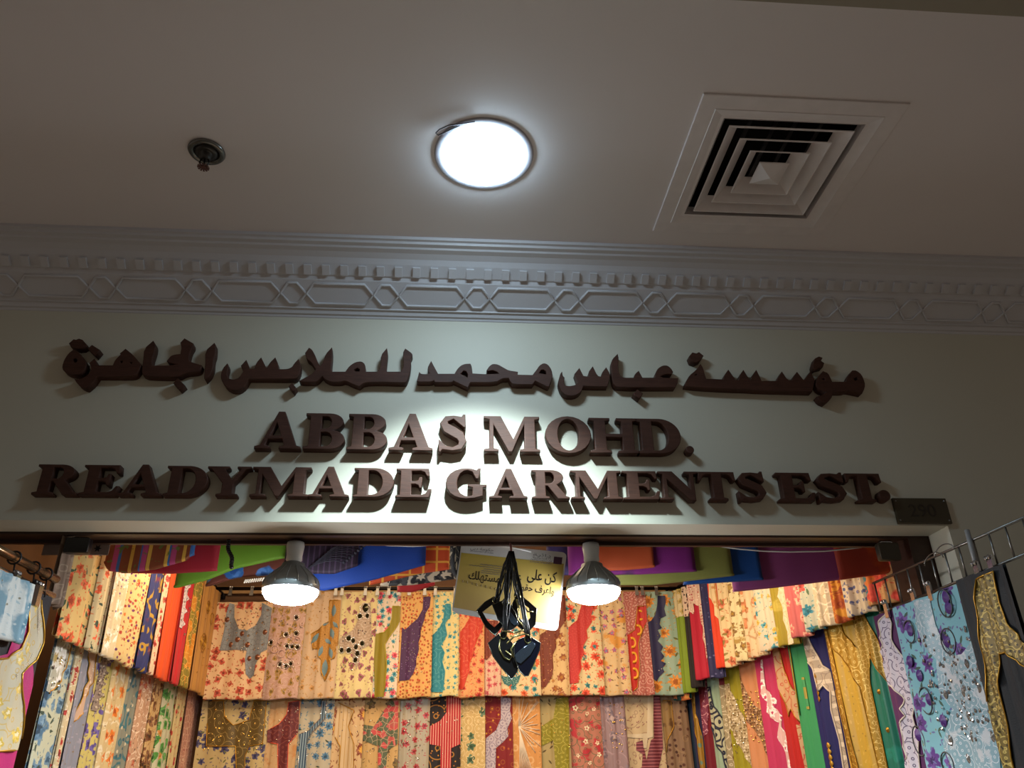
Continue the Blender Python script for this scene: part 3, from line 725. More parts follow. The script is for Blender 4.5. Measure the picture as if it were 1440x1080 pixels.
def band(t0, t1, v0=0, v1=1, n=9, sc=.06, both=False):
    R = [(t1 + (sc if k % 2 else -sc), v0+(v1-v0)*k/(2*n)) for k in range(2*n+1)]
    L = [(t0 - (sc if (k % 2 and both) else 0), v1-(v1-v0)*k/(2*n)) for k in range(2*n+1)]
    return R + L
def vee(w=.9, v1=.75):
    return [(.05, 0), (.2, 0), (.3, .2), (.5, .3), (.7, .2), (.8, 0), (.95, 0), (.92, .42), (.7, .5), (.58, v1-.1), (.5, v1), (.42, v1-.1), (.3, .5), (.08, .42)]

PB = Plane((-1.6, 4.5), (1.6, 4.5)); PL_ = Plane((-1.29, 2.5), (-1.275, 4.5)); PR_ = Plane((1.297, 4.5), (1.735, 3.05))
ZR = 2.612
rBU = Row(PB, 930, ZR, 2.059, (2.61, 2.06), 1, 0.03)
rBL = Row(PB, 1030, 2.115, 1.45, (2.06, 1.72), 1, -0.035)
rLU = Row(PL_, 872, ZR, 2.075, (2.61, 2.07), -1, 0.02, step=.010)
rLL = Row(PL_, 1007, 2.13, 1.45, (2.07, 1.70), -1, -0.045, step=.010)
rRU = Row(PR_, 900, ZR, 2.06, (2.61, 2.07), -1, 0.02)
rRL = Row(PR_, 1000, 2.16, 1.45, (2.08, 1.70), -1, -0.055)
F = lambda *a: a
X3 = lambda pts: crop(280, 820, 6, pts)
X4 = lambda pts: crop(440, 820, 6, pts)
X5 = lambda pts: crop(540, 740, 4.5, pts)
X6 = lambda pts: crop(860, 820, 6, pts)
X7 = lambda pts: crop(240, 930, 3.6, pts)
X8 = lambda pts: crop(600, 930, 3.6, pts)
g1 = 'garments in the upper back row'; g2 = 'garments in the lower back row'
ym = lambda c, L=(), rough=.6, metal=0.0: fabric('embroidery', c, L, rough=rough, metal=metal)
GT = (M_gold, 0.0024); ST = (M_silver, 0.0022)
# ---- upper back row, left to right
kaftan(rBU, 300, 375, 'cream red-sprigged garment with a grey beaded V yoke, first of the upper back row', '#e3c096', [('fl', .055, '#b0462e', '#7c2c1c', .42, 4, .55), ('lf', .03, '#7b5a30', .25), ('dt', .03, '#b5482c', '#8a3a22', .16, .5)],
       [('yoke', X3([(260, 170), (300, 180), (298, 290), (340, 390), (410, 405), (480, 360), (530, 270), (535, 170), (620, 215), (590, 560), (530, 590), (480, 700), (470, 780), (432, 810), (400, 770), (395, 650), (410, 575), (320, 565), (175, 570), (215, 400), (235, 250)]), ym('#7e858c', [('cr', .022, '#5a5f66', .06)], .35))], group=g1,
       gems=[('gem', [p+(.008,) for p in X3([(265, 240), (545, 340), (495, 425), (425, 450), (545, 525), (475, 560), (240, 480), (585, 235), (435, 720)])], M_silver, 'crystal'), ('gem', [p+((.013, .015),) for p in X3([(415, 525), (500, 630), (425, 640), (370, 430), (560, 420), (330, 480), (275, 520), (240, 310)])], plain('copper_gem', '#84563f', .25, .5), 'copper_stone')],
       seq=(70, .05, .95, .05, .60, .004, M_silver), top_px=(335, 847))
pm = X3([(740, 440), (825, 430), (745, 535), (790, 540), (835, 545), (610, 500), (690, 690), (735, 705), (780, 685), (825, 295)])
kaftan(rBU, 375, 424, 'dusty pink garment with dark mirror-work medallions, under the left bulb', '#c7a294', [('fl', (.045, .06), '#98762e', '#6f5a24', .34, 3, .75), ('sc', .06, '#dcc3b8', 22, .12)], group=g1,
       gems=[('gem', [p+((.009, .009),) for p in pm], M_mirror, 'mirror'), ('ring', [p+(.014,) for p in pm], M_silver, 'mirror_rim'), ('ring', [p+(.019,) for p in X3([(700, 490), (640, 560), (700, 600), (780, 610), (830, 490)])], plain('pink_cord', '#c9a79c', .5), 'cord_loop')], seq=(50, .2, .95, .2, .75, .0035, M_silver))
kaftan(rBU, 424, 474, 'beige garment with gold leaf-shaped yoke and blue leaf motifs', '#d0b493', [('fl', .05, '#b98c52', '#8f6a3a', .3, 5, .4)],
       [('yoke', X4([(145, 150), (240, 150), (215, 530), (195, 545), (205, 600), (185, 640), (150, 650), (150, 740), (105, 830), (70, 740), (75, 650), (45, 620), (50, 560), (0, 550), (-10, 430), (60, 390), (100, 350), (140, 330)]), ym('#a8762a', [('cr', .012, '#c89a48', .05)], .45, .2), GT)], group=g1,
       gems=[('leaf', [p+(q,) for p, q in zip(X4([(180, 240), (20, 470), (165, 430), (70, 580), (155, 595), (105, 720), (130, 495), (110, 350), (195, 360)]), [(.034, .018, 0), (.034, .018, -35), (.032, .018, 15), (.03, .016, -15), (.032, .016, 15), (.045, .022, 0), (.026, .014, 50), (.02, .01, -60), (.024, .013, 40)])], plain('blue_grey_leaf', '#5f7f8c', .4), 'leaf_motif')], seq=(25, .3, .95, .1, .8, .003, M_goldbead))
pg = X4([(440, 215), (305, 470), (345, 490), (370, 545), (415, 515), (245, 565), (380, 600), (305, 570), (365, 655), (400, 285), (460, 280)])
kaftan(rBU, 474, 526, 'pale yellow garment with rows of mauve bows and mirrored flower yoke', '#e3d39a', [('fl', (.05, .062), '#8f4a5e', '#6f5a34', .33, 3, .9)],
       [('yoke', X4([(430, 180), (490, 170), (500, 520), (420, 560), (400, 650), (370, 740), (340, 640), (330, 560), (230, 580), (220, 500), (230, 460), (340, 400), (390, 300), (400, 220)]), ym('#b39c86', [('sc', .03, '#d4c4b4', 14, .2)]))], group=g1,
       gems=[('gem', [p+((.020, .024),) if i == 0 else p+((.012, .013),) for i, p in enumerate(pg)], M_mirror, 'mirror'), ('ring', [p+(.026 if i == 0 else .016,) for i, p in enumerate(pg)], M_silver, 'mirror_rim')], seq=(40, .1, .95, .3, .75, .0045, M_silver))
kaftan(rBU, 526, 560, 'white garment with teal and pink roses and an olive braided yoke', '#e6d5c0', [('fl', .042, '#2b8698', '#1f5f74', .4, 7, .5), ('fl', .05, '#d04a60', '#a82d44', .38, 7, .4), ('lf', .03, '#7d8a4a', .3)],
       [('yoke', X4([(675, 200), (745, 200), (735, 330), (690, 400), (640, 470), (610, 520), (625, 700), (600, 985), (520, 985), (515, 430), (600, 420), (650, 370), (670, 300)]), ym('#9c8d1c', [('st', .008, '#7b6c12', .4, 0)]), (plain('olive_cord', '#b5a530', .5), .0024))], group=g1)
kaftan(rBU, 560, 607, 'orange-speckled garment with a deep purple sequinned half yoke', '#e2b068', [('dt', .018, '#bd4a2a', '#9c5a24', .34, .75)],
       [('yoke', X5([(250, 450), (297, 450), (290, 510), (262, 560), (255, 600), (232, 660), (232, 700), (218, 740), (222, 780), (205, 840), (205, 880), (188, 930), (160, 975), (95, 980), (115, 640), (130, 655), (140, 650), (210, 590), (245, 530)]), ym('#45194f', [('dt', .012, '#8a6aa0', '#5a2a68', .22, .5)]))], group=g1, seq=(60, .1, .75, .1, .8, .0028, M_silver))
kaftan(rBU, 607, 645, 'pale yellow garment with small blue buds and a turquoise half yoke', '#e8d798', [('fl', .033, '#3d93a0', '#2a6a78', .34, 4, .6), ('lf', .03, '#b8a860', .3)],
       [('yoke', X5([(390, 495), (420, 495), (425, 560), (385, 620), (398, 690), (360, 760), (382, 800), (368, 860), (385, 920), (378, 1000), (370, 1050), (300, 1050), (305, 690), (345, 660), (375, 600)]), ym('#23879b', [('sc', .04, '#6cb8c0', 15, .15)]), (plain('teal_cord', '#4aa5b2', .5), .002))], group=g1)
kaftan(rBU, 645, 681, 'peach garment with red dots and a bright red scrolled half yoke', '#e6aa70', [('fl', .042, '#c33a2a', '#8f2a20', .38, 7, .6), ('dt', .02, '#c8533a', '#d9803a', .2, .5)],
       [('yoke', X5([(545, 580), (610, 575), (625, 640), (590, 720), (565, 780), (560, 820), (540, 870), (540, 910), (522, 960), (500, 1030), (480, 1035), (480, 670), (510, 640)]), ym('#d03a26', [('sc', .045, '#ee8a66', 15, .12)]), (plain('red_cord', '#e2583e', .5), .002))], group=g1)
kaftan(rBU, 681, 704, 'rose-printed blush garment with brown yoke, mostly hidden behind the pendants', '#e3bfa6', [('fl', .035, '#c05a60', '#a03a48', .4, 5, .7)],
       [('yoke', X5([(630, 600), (720, 600), (720, 700), (690, 800), (650, 850), (630, 840)]), ym('#7f3526', [('dt', .015, '#a0583c', '#6a281c', .3, .6)]))], group=g1)
kaftan(rBU, 704, 759, 'cream garment with orange and teal roses below the hanging pendants', '#ead3a6', [('fl', .06, '#dd5a2a', '#b33a1a', .42, 9, .55), ('fl', .055, '#2f858c', '#1d5f68', .36, 9, .45), ('lf', .04, '#7e8448', .35)],
       [('lace_motif', X5([(735, 940), (770, 955), (800, 945), (830, 955), (865, 940), (850, 990), (820, 1015), (805, 1000), (790, 1015), (760, 1000)]), ym('#2c6f72', [('sc', .02, '#a9c8b8', 14, .2)]))], group=g1)
kaftan(rBU, 759, 799, 'cream brown-flowered garment with a chestnut half yoke, right of the placard', '#e4c28c', [('fl', .055, '#8c4a26', '#b5772f', .4, 6, .6), ('bl', .05, '#c28a4a', .60)],
       [('yoke', X5([(1120, 440), (1155, 440), (1150, 600), (1112, 650), (1108, 690), (1085, 720), (1088, 770), (1065, 820), (1070, 900), (1060, 960), (1020, 1020), (985, 1020), (985, 690), (1060, 640), (1110, 560)]), ym('#7e3826', [('dt', .014, '#b0704c', '#66281a', .25, .5)]))], group=g1, seq=(30, .05, .6, .3, .9, .0025, M_goldbead))
kaftan(rBU, 799, 847, 'cream garment with orange roses, teal leaves and a scarlet half yoke under the right bulb', '#ead5a6', [('fl', .062, '#dc4a2a', '#ad2c18', .4, 9, .6), ('fl', .05, '#2f7f84', '#205c60', .3, 5, .5), ('lf', .035, '#4f7a5a', .3)],
       [('yoke', X5([(1250, 500), (1320, 520), (1305, 570), (1310, 610), (1278, 660), (1285, 710), (1255, 760), (1262, 800), (1242, 850), (1248, 900), (1225, 950), (1228, 990), (1170, 1000), (1168, 640), (1220, 600)]), ym('#c93030', [('sc', .03, '#e05a50', 16, .15)]), (plain('red_cord', '#e2583e', .5), .002))], group=g1)
kaftan(rBU, 847, 884, 'beige garment with amber blots and tiny pink and blue flowers', '#e5c797', [('bl', .11, '#dd9c48', .57), ('fl', .045, '#b8567a', '#7a8ab0', .34, 5, .5), ('lf', .03, '#7a5a3a', .4)], group=g1)
kaftan(rBU, 884, 915, 'rose paisley garment with red band of yellow crescents', '#bd6c62', [('sc', .03, '#edc8b8', 15, .22)],
       [('band', X6([(215, 200), (285, 200), (290, 330), (240, 440), (220, 520), (230, 700), (215, 880), (175, 920), (160, 860), (130, 440), (190, 400)]), ym('#cb2f26', ()), GT)], group=g1,
       gems=[('ring', [p+((.019, .024), (-110, 110), .0075) for p in X6([(240, 275), (218, 400), (172, 505), (182, 630), (190, 765)])], plain('yellow_cord', '#f0b030', .5), 'crescent')])
kaftan(rBU, 915, 958, 'pale aqua garment with orange marigolds and a navy saw-toothed yoke', '#a3bfae', [('fl', .085, '#d2872a', '#a85a18', .45, 9, .6), ('lf', .05, '#6a6a3a', .4)],
       [('yoke', X6([(385, 110), (445, 110), (450, 170), (440, 220), (455, 280), (410, 300), (400, 350), (420, 380), (385, 400), (410, 450), (385, 490), (430, 540), (410, 580), (440, 620), (410, 660), (455, 680), (425, 720), (440, 750), (400, 790), (375, 830), (345, 810), (295, 340), (330, 320), (365, 270), (380, 190)]), ym('#2a2a58', ()))], group=g1, seq=(12, .2, .7, .1, .8, .003, M_silver))
# ---- lower back row
kaftan(rBL, 285, 376, 'olive bronze scroll-yoked garment with navy flowers, first of the lower back row', '#c4b07e', [('fl', .055, '#39365f', '#23204a', .42, 5, .6), ('lf', .035, '#6a6a3a', .35)],
       [('yoke', X7([(190, 200), (270, 200), (275, 280), (320, 325), (400, 300), (425, 200), (490, 200), (470, 420), (400, 430), (380, 480), (375, 640), (340, 640), (330, 430), (180, 430)]), ym('#665329', [('sc', .05, '#a88f52', 15, .16)], .45, .15), GT)], group=g2, seq=(40, .05, .95, .1, .7, .004, M_goldbead))
kaftan(rBL, 376, 420, 'tan garment with a maroon paisley yoke in the lower back row', '#cda97c', [('bl', .07, '#c08a54', .58)],
       [('yoke', X7([(600, 210), (655, 200), (650, 360), (600, 420), (590, 640), (545, 640), (545, 420), (490, 410), (490, 350), (550, 320), (590, 270)]), ym('#67242a', [('sc', .04, '#a05a50', 15, .15)]), (plain('red_cord', '#e2583e'), .002))], group=g2, seq=(20, .3, 1, .1, .8, .003, M_silver))
kaftan(rBL, 420, 468, 'grey-cream garment with blue roses and double steel-blue bands', '#bdb6a2', [('fl', .055, '#3f6f94', '#284a68', .42, 8, .6), ('lf', .035, '#3a4a3a', .3)],
       [('band', X7([(768, 200), (792, 200), (785, 290), (720, 360), (692, 400), (684, 640), (640, 640), (655, 400), (650, 370), (700, 350), (760, 290)]), ym('#3a546e', [('st', .012, '#8fa8b8', .35, 0)]), ST)], group=g2)
kaftan(rBL, 468, 511, 'sand garment with gold-petalled brown daisies', '#d5b68a', [('fl', .085, '#7c3a22', '#e0aa48', .42, 9, .6), ('lf', .035, '#8a5a3a', .3)],
       [('yoke', X7([(850, 210), (930, 250), (900, 330), (930, 420), (925, 640), (850, 640), (860, 430), (825, 370)]), ym('#d6bc94', [('st', .02, '#b89458', .2, 0)]), GT)], group=g2, seq=(20, .1, .9, .1, .8, .003, M_silver))
kaftan(rBL, 511, 561, 'beige garment with a yoke of crimson and green leaves', '#cda970', [('fl', .07, '#5c4a2c', '#7a6a3a', .4, 5, .5)],
       [('yoke', X7([(1030, 330), (1080, 250), (1120, 200), (1155, 200), (1150, 420), (1100, 450), (1080, 640), (1050, 640), (1050, 430), (975, 400), (975, 320)]), ym('#b8605a', [('mo', .028, '#c8474a', '#56624a'), ('cr', .028, '#c9b090', .05)]))], group=g2, seq=(20, .1, .9, .3, .9, .003, M_silver))
kaftan(rBL, 561, 604, 'silvery satin garment with dark red roses', '#b3ab98', [('fl', .055, '#a82a38', '#7a1a28', .34, 6, .6), ('lf', .035, '#5a5a40', .3)], group=g2, rough=.35, amp=.008, seq=(25, .1, .9, .2, 1, .004, M_silver))
kaftan(rBL, 604, 648, 'black gold-ringed garment with a red striped yoke', '#1f181e', [('sc', .09, '#cf8f34', 13, .14), ('dt', .03, '#cf8f34', '#b06a24', .15, .4)],
       [('yoke', X8([(100, 160), (182, 160), (170, 420), (125, 440), (120, 640), (70, 640), (70, 430), (15, 420), (15, 330), (70, 300), (100, 260)]), ym('#b9262e', [('st', .013, '#e8b0a0', .25, 0)]))], group=g2, seq=(15, .3, 1, .1, .8, .003, M_silver))
kaftan(rBL, 648, 682, 'cream-gold brocade garment with green leaf sprays', '#d3b67a', [('sc', .04, '#ecd9ac', 15, .2), ('fl', .06, '#46664a', '#2f4a34', .42, 5, .5)], group=g2)
kaftan(rBL, 682, 721, 'crimson garment with pale lilac paisley lace band', '#86161f', [('dt', .03, '#d0902c', '#b85a20', .2, .6), ('sc', .08, '#c08028', 13, .08)],
       [('lace_band', X8([(375, 180), (428, 190), (420, 250), (430, 290), (408, 340), (412, 380), (385, 410), (350, 440), (345, 640), (295, 640), (300, 390), (350, 350), (375, 290)]), ym('#c6bac6', [('sc', .028, '#5a3a70', 15, .22)]))], group=g2)
kaftan(rBL, 721, 760, 'orange-peach garment with a white starburst of stitched rays', '#d89a58', [('sc', .09, '#e2b682', 10, .2)], group=g2,
       gems=[('ray', [tuple(X8([(465, 330)])[0])+(tuple(X8([(465+150*math.cos(a)*(.7+.3*((i*7) % 3)/2), 330-190*math.sin(a)*(.7+.3*((i*5) % 3)/2))])[0]),) for i, a in enumerate([math.radians(-80+12*k) for k in range(15)])] +
              [tuple(X8([(470, 350)])[0])+(tuple(X8([(470+8*k, 560)])[0]),) for k in range(0, 9)], plain('white_thread', '#e6d8c4', .6), 'starburst_ray')])
kaftan(rBL, 760, 801, 'olive yellow garment with moss-green scroll yoke', '#b3a270', [('lf', .04, '#5a4a2a', .5)],
       [('yoke', X8([(655, 190), (718, 180), (718, 640), (660, 640), (640, 400), (580, 430), (580, 330), (640, 290)]), ym('#8f8818', [('sc', .035, '#c9bf5a', 14, .18)]))], group=g2, seq=(20, 0, 1, .2, .8, .003, M_goldbead))
kaftan(rBL, 801, 846, 'dusty red garment densely printed with green and cream paisley', '#c07e6a', [('bl', .06, '#bd303e', .53), ('sc', .055, '#3c6648', 15, .18), ('fl', .05, '#ecd6b8', '#b83a48', .3, 5, .4)], group=g2)
kaftan(rBL, 846, 881, 'lilac-grey garment with silver leaf embroidery', '#9d8288', [('fl', .07, '#71606e', '#c0a8a8', .42, 4, .5), ('sc', .07, '#b79aa4', 12, .15)], group=g2, rough=.4, seq=(22, .3, 1, .1, .8, .004, M_goldbead))
kaftan(rBL, 881, 932, 'beige garment with a maroon stepped panel and white cross band', '#d1bc98', [('sc', .075, '#6d2a3c', 14, .1)],
       [('panel', X8([(1145, 160), (1178, 160), (1192, 440), (1150, 640), (1080, 640), (1090, 470), (1060, 450), (1060, 410), (1090, 400), (1110, 500), (1130, 400), (1145, 390)]), ym('#6e2838', [('st', .016, '#a8606a', .3, 1)])),
        ('cross_band', X8([(1115, 160), (1145, 160), (1140, 385), (1115, 390), (1110, 440), (1095, 440), (1090, 390), (1010, 385), (1010, 370), (1112, 366)]), ym('#dccdb0', ()))], group=g2)
kaftan(rBL, 930, 970, 'taupe garment with small brown teardrops, last of the lower back row', '#92755c', [('dt', .033, '#48281f', '#5a3324', .26, .7), ('sc', .09, '#a88a64', 10, .1)],
       [('yoke', X8([(1180, 200), (1235, 200), (1250, 330), (1215, 400), (1205, 640), (1185, 640)]), ym('#9a7a48', [('bl', .05, '#6a4a28', .55)]), GT)], group=g2)

# ---- left wall
g3 = 'garments in the upper row on the left wall'; g4 = 'garments in the lower row on the left wall'
kaftan(rLU, 76, 121, 'yellow-cream garment with orange roses and dark leaves, nearest on the left upper row', '#e6c27a', [('fl', .06, '#d8541e', '#b03a10', .4, 6, .6), ('lf', .045, '#3f5a3c', .4)], group=g3)
kaftan(rLU, 121, 143, 'ivory garment with orange tulips and raised white daisies', '#e6d3a2', [('fl', .055, '#d9561f', '#a83c14', .36, 4, .5), ('lf', .04, '#3c5040', .45), ('dt', .02, '#4a4a3a', '#4a4a3a', .12, .5)], group=g3)
kaftan(rLU, 143, 167, 'cream garment with white stitched daisy sprays on the left wall', '#ead9b2', [('fl', .12, '#f2e8d2', '#d8b878', .46, 11, .8), ('dt', .03, '#b84a3a', '#7a4a8a', .18, .5)], group=g3)
kaftan(rLU, 167, 198, 'light yellow garment with small red and purple dots', '#e9cf92', [('dt', .024, '#a8322a', '#6a2a6a', .26, .7), ('dt', .04, '#d8742a', '#b83a2a', .2, .6)], group=g3, seq=(20, .1, .9, .1, .9, .003, M_goldbead))
kaftan(rLU, 198, 217, 'royal blue garment with gold paisley rings on the left wall', '#27306e', [('sc', .11, '#b08c34', 14, .3), ('bl', .09, '#6a2a4a', .60)], group=g3)
kaftan(rLU, 217, 226, 'narrow white garment with dark red petals beside the blue one', '#e6cdb0', [('fl', .045, '#a82824', '#7a1a1a', .4, 3, .7)], group=g3)
kaftan(rLU, 226, 248, 'plain bright orange garment on the left wall', '#e8521a', (), group=g3)
kaftan(rLU, 248, 264, 'red garment with silver lace edging at the left wall', '#c8242e', (), [('~lace_band', band(.0, .45, 0, .55, 5, .12), M_lace)], group=g3, seq=(14, .0, .8, .1, .6, .006, M_silver))
kaftan(rLU, 264, 277, 'amber and olive patterned garment near the left corner', '#cf8a2e', [('mo', .05, '#e08a1e', '#8a7a2c'), ('cr', .03, '#e8b860', .06)], group=g3)
kaftan(rLU, 277, 304, 'golden tan garment with stitched coil medallions in the left back corner', '#cc9448', [('st', .05, '#b07a34', .12, 0)], group=g3,
       gems=[('ringn', [(.35, .22, .030), (.35, .22, .018), (.35, .55, .045), (.35, .55, .03), (.35, .55, .016), (.6, .3, .028)], M_gold, 'coil_medallion')], seq=(14, .2, .9, .1, .9, .004, M_goldbead))
kaftan(rLL, 50, 84, 'white garment with slate-blue roses and pearl sprays at the far left', '#cfd2b8', [('fl', .11, '#4f7694', '#2c4a64', .46, 5, .75), ('fl', .06, '#6f90a8', '#3a5a74', .40, 4, .3), ('lf', .05, '#3c5040', .5), ('dt', .02, '#5a6a5a', '#5a6a5a', .12, .4)],
       [('~pearl_band', [(.0, -.45), (.55, -.5), (.72, -.2), (.66, .15), (.4, .32), (.1, .4), (.0, .38)], ym('#c3c2b0', [('fl', .09, '#e6e4d8', '#b09a5a', .48, 12, 1.0)], .35), GT)], zt=2.22, group=g4, seq=(40, 0, .7, -.3, .4, .006, M_silver))
kaftan(rLL, 84, 95, 'narrow cream garment with red petals at the left', '#e2cfa4', [('fl', .06, '#b8342a', '#8a2420', .4, 4, .6), ('sc', .05, '#f0e4c8', 14, .2)], zt=2.16, group=g4)
kaftan(rLL, 95, 119, 'lavender-grey satin garment with peach lace swirl', '#9a9eae', [('sc', .16, '#c8b8c8', 10, .08)], [('~lace_band', [(.2, -.1), (.85, -.1), (.9, .2), (.7, .35), (.55, .5), (.2, .6), (.35, .35), (.5, .2)], ym('#dcb89c', [('sc', .05, '#f0dcc4', 13, .25)]), GT)], zt=2.15, group=g4, rough=.35, amp=.009)
kaftan(rLL, 119, 143, 'yellow garment with purple blossoms in the left lower row', '#ddd07c', [('fl', .075, '#5a4a9a', '#3a2a6a', .42, 5, .7)], [('~lace_band', band(.15, .6, -.1, .45, 5, .1, True), ym('#9a8a80', [('dt', .012, '#d8ccb8', '#5a4a4a', .35, .8)]))], group=g4, seq=(24, .1, .7, 0, .5, .004, M_silver))
kaftan(rLL, 143, 168, 'cream garment with orange medallion flowers in the left lower row', '#e3cc98', [('sc', .10, '#f0e6cc', 12, .2), ('fl', .08, '#dd7a22', '#b0521a', .34, 5, .8)], group=g4)
kaftan(rLL, 168, 187, 'teal-grey paisley garment in the left lower row', '#8f9488', [('sc', .10, '#3a7484', 13, .3), ('dt', .03, '#d8d0b8', '#2f5f74', .25, .5)], group=g4)
kaftan(rLL, 187, 206, 'pink-beige lace garment in the left lower row', '#cfa68a', [('sc', .05, '#ecd8c4', 13, .25), ('fl', .06, '#a8503c', '#d0804a', .35, 5, .4)], group=g4, seq=(14, .1, .9, .1, .9, .004, M_silver))
kaftan(rLL, 206, 223, 'brown and gold flowered garment in the left lower row', '#d2b27e', [('fl', .065, '#6a3c1a', '#3a2412', .46, 5, .9), ('cr', .05, '#b8904c', .04)], group=g4)
kaftan(rLL, 223, 242, 'pale blue-white garment with green shamrock sprays', '#cfd0b4', [('fl', .07, '#4a8f3e', '#2f6a34', .42, 3, .75), ('fl', .06, '#c88a4a', '#a86a2a', .25, 5, .3)], group=g4)
kaftan(rLL, 242, 257, 'ivory garment with red berries beside the pink lace one', '#ddca96', [('dt', .05, '#c03a34', '#b82a3a', .25, .6), ('lf', .04, '#6a7a4a', .4)], group=g4)
kaftan(rLL, 257, 284, 'salmon pink lace garment at the left back corner', '#cf9482', [('cr', .03, '#e4b8a4', .09), ('dt', .03, '#b05a5a', '#e0c0a8', .25, .5)], group=g4, rough=.5)
kaftan(rLL, 284, 292, 'dark purple garment edge in the left back corner', '#2c1838', (), group=g4)

# ---- right wall
g5 = 'garments in the upper row on the right wall'; g6 = 'garments in the lower row on the right wall'
kaftan(rRU, 945, 961, 'teal garment edged with orange flowers, deepest on the right wall', '#2c5a54', [('fl', .05, '#c86a34', '#e0a050', .4, 5, .7)], group=g5, yref=930, bot_px=(958, 985), zt=2.60)
kaftan(rRU, 961, 974, 'lime green garment with pale flower at the top, right wall', '#86a22a', (), [('~lace_band', band(.1, .9, 0, .28, 3, .1), ym('#e2d3a6', [('fl', .05, '#b8a05a', '#8a7a3a', .4, 5, .7)]))], group=g5, yref=940, bot_px=(970, 975))
kaftan(rRU, 974, 981, 'black garment squeezed between the lime and crimson ones', '#1a1214', (), [('~lace_band', band(.0, .8, 0, .3, 3, .1), ym('#e2c8b0', [('dt', .02, '#5a2a2a', '#3a2a2a', .3, .7)]))], group=g5, yref=930, bot_px=(980, 968))
kaftan(rRU, 981, 998, 'crimson garment with white lace edge, right wall', '#c01c3c', (), [('~lace_band', [(.5, 0), (1, 0), (1, .72), (.86, .78), (.92, .66), (.8, .55), (.88, .45), (.7, .34), (.72, .24), (.45, .2), (.3, .3), (.0, .25), (.1, 0)], ym('#e8c8b4', [('dt', .014, '#b8485a', '#f4e8dc', .3, .7)]))], group=g5, yref=925, bot_px=(985, 957))
kaftan(rRU, 998, 1010, 'indigo garment with faint dots on the right wall', '#2c2c5e', [('dt', .03, '#6a6a9a', '#6a6a9a', .16, .4)], group=g5, yref=920, bot_px=(1004, 955))
kaftan(rRU, 1010, 1021, 'vermilion garment beside the indigo one on the right wall', '#e0401c', (), [('~lace_band', [(.3, 0), (1, 0), (1, .6), (.8, .55), (.85, .45), (.5, .38), (.55, .28), (.2, .2)], ym('#e8d0a0', [('bl', .04, '#c88a4a', .55)]))], group=g5, yref=915, bot_px=(1020, 940))
kaftan(rRU, 1021, 1036, 'cream garment with rust flowers and ragged left edge', '#e6cfa0', [('fl', .075, '#b8623a', '#8a3a22', .42, 5, .6), ('lf', .05, '#8a7a3a', .4)], group=g5, yref=905, bot_px=(1030, 938))
kaftan(rRU, 1036, 1053, 'ivory garment with dense dark gold vine', '#e6d7a8', [('fl', .05, '#7a5a24', '#a8802c', .42, 5, .85), ('bl', .05, '#a88a44', .58)], group=g5, bot_px=(1050, 931), yref=900)
kaftan(rRU, 1053, 1072, 'cream garment with large rust paisleys on the right wall', '#e3cba4', [('sc', .12, '#b07a48', 11, .14), ('fl', .09, '#b06a3a', '#d8a868', .4, 4, .5)], group=g5, bot_px=(1065, 924), yref=895)
kaftan(rRU, 1072, 1093, 'white garment with turquoise buds on the right wall', '#e2d4bc', [('fl', .05, '#3f93a4', '#2a6a80', .36, 4, .55), ('fl', .05, '#d8b04a', '#b8903a', .3, 4, .4)], group=g5, bot_px=(1085, 915), yref=890)
kaftan(rRU, 1093, 1115, 'mustard olive garment with scalloped cream lace border', '#a8962a', [('bl', .08, '#c0ae4a', .56)], [('~lace_border', [(1, 0), (.55, 0), (.62, .1), (.5, .2), (.65, .3), (.5, .4), (.66, .5), (.55, .6), (.7, .7), (.6, .8), (.8, .88), (1, .88)], ym('#e8dcbc', [('sc', .035, '#c8b484', 14, .2)]))], group=g5, bot_px=(1108, 909), yref=880)
kaftan(rRU, 1115, 1134, 'rose pink garment with pale blossom print, right wall', '#cc6a6c', [('fl', .06, '#e0a28c', '#c85a5e', .42, 5, .6)], group=g5, bot_px=(1125, 897), yref=872)
kaftan(rRU, 1134, 1151, 'aqua-white garment with teal and red posies', '#cfd4c0', [('fl', .09, '#23809a', '#1a5a6a', .4, 6, .55), ('fl', .07, '#c8443c', '#a02a2a', .34, 6, .4), ('lf', .05, '#5a7a5a', .3)], group=g5, bot_px=(1142, 889), yref=862)
kaftan(rRU, 1151, 1174, 'white garment covered in raised lace scrolls', '#ddd0b0', [('sc', .06, '#f6ecd4', 13, .35), ('cr', .07, '#c4ac7c', .03)], group=g5, bot_px=(1162, 882), yref=855)
kaftan(rRU, 1174, 1189, 'burnt orange brocade garment on the right wall', '#b8561a', [('bl', .04, '#dc9a2c', .50), ('sc', .07, '#8a2a14', 12, .14)], group=g5, bot_px=(1180, 877), yref=848)
kaftan(rRU, 1189, 1222, 'white garment with violet-blue specks on the right wall', '#ddd0b4', [('dt', .026, '#56608e', '#7a7aa4', .30, .75)], group=g5, bot_px=(1205, 867), yref=840, amp=.008)
kaftan(rRU, 1222, 1262, 'garment with large red, teal and orange flowers near the right jamb', '#d8a468', [('fl', .17, '#c8341c', '#e07a28', .5, 5, .9), ('fl', .13, '#1f6a78', '#d8c8a8', .42, 4, .6)], group=g5, bot_px=(1240, 850), yref=835, amp=.007)
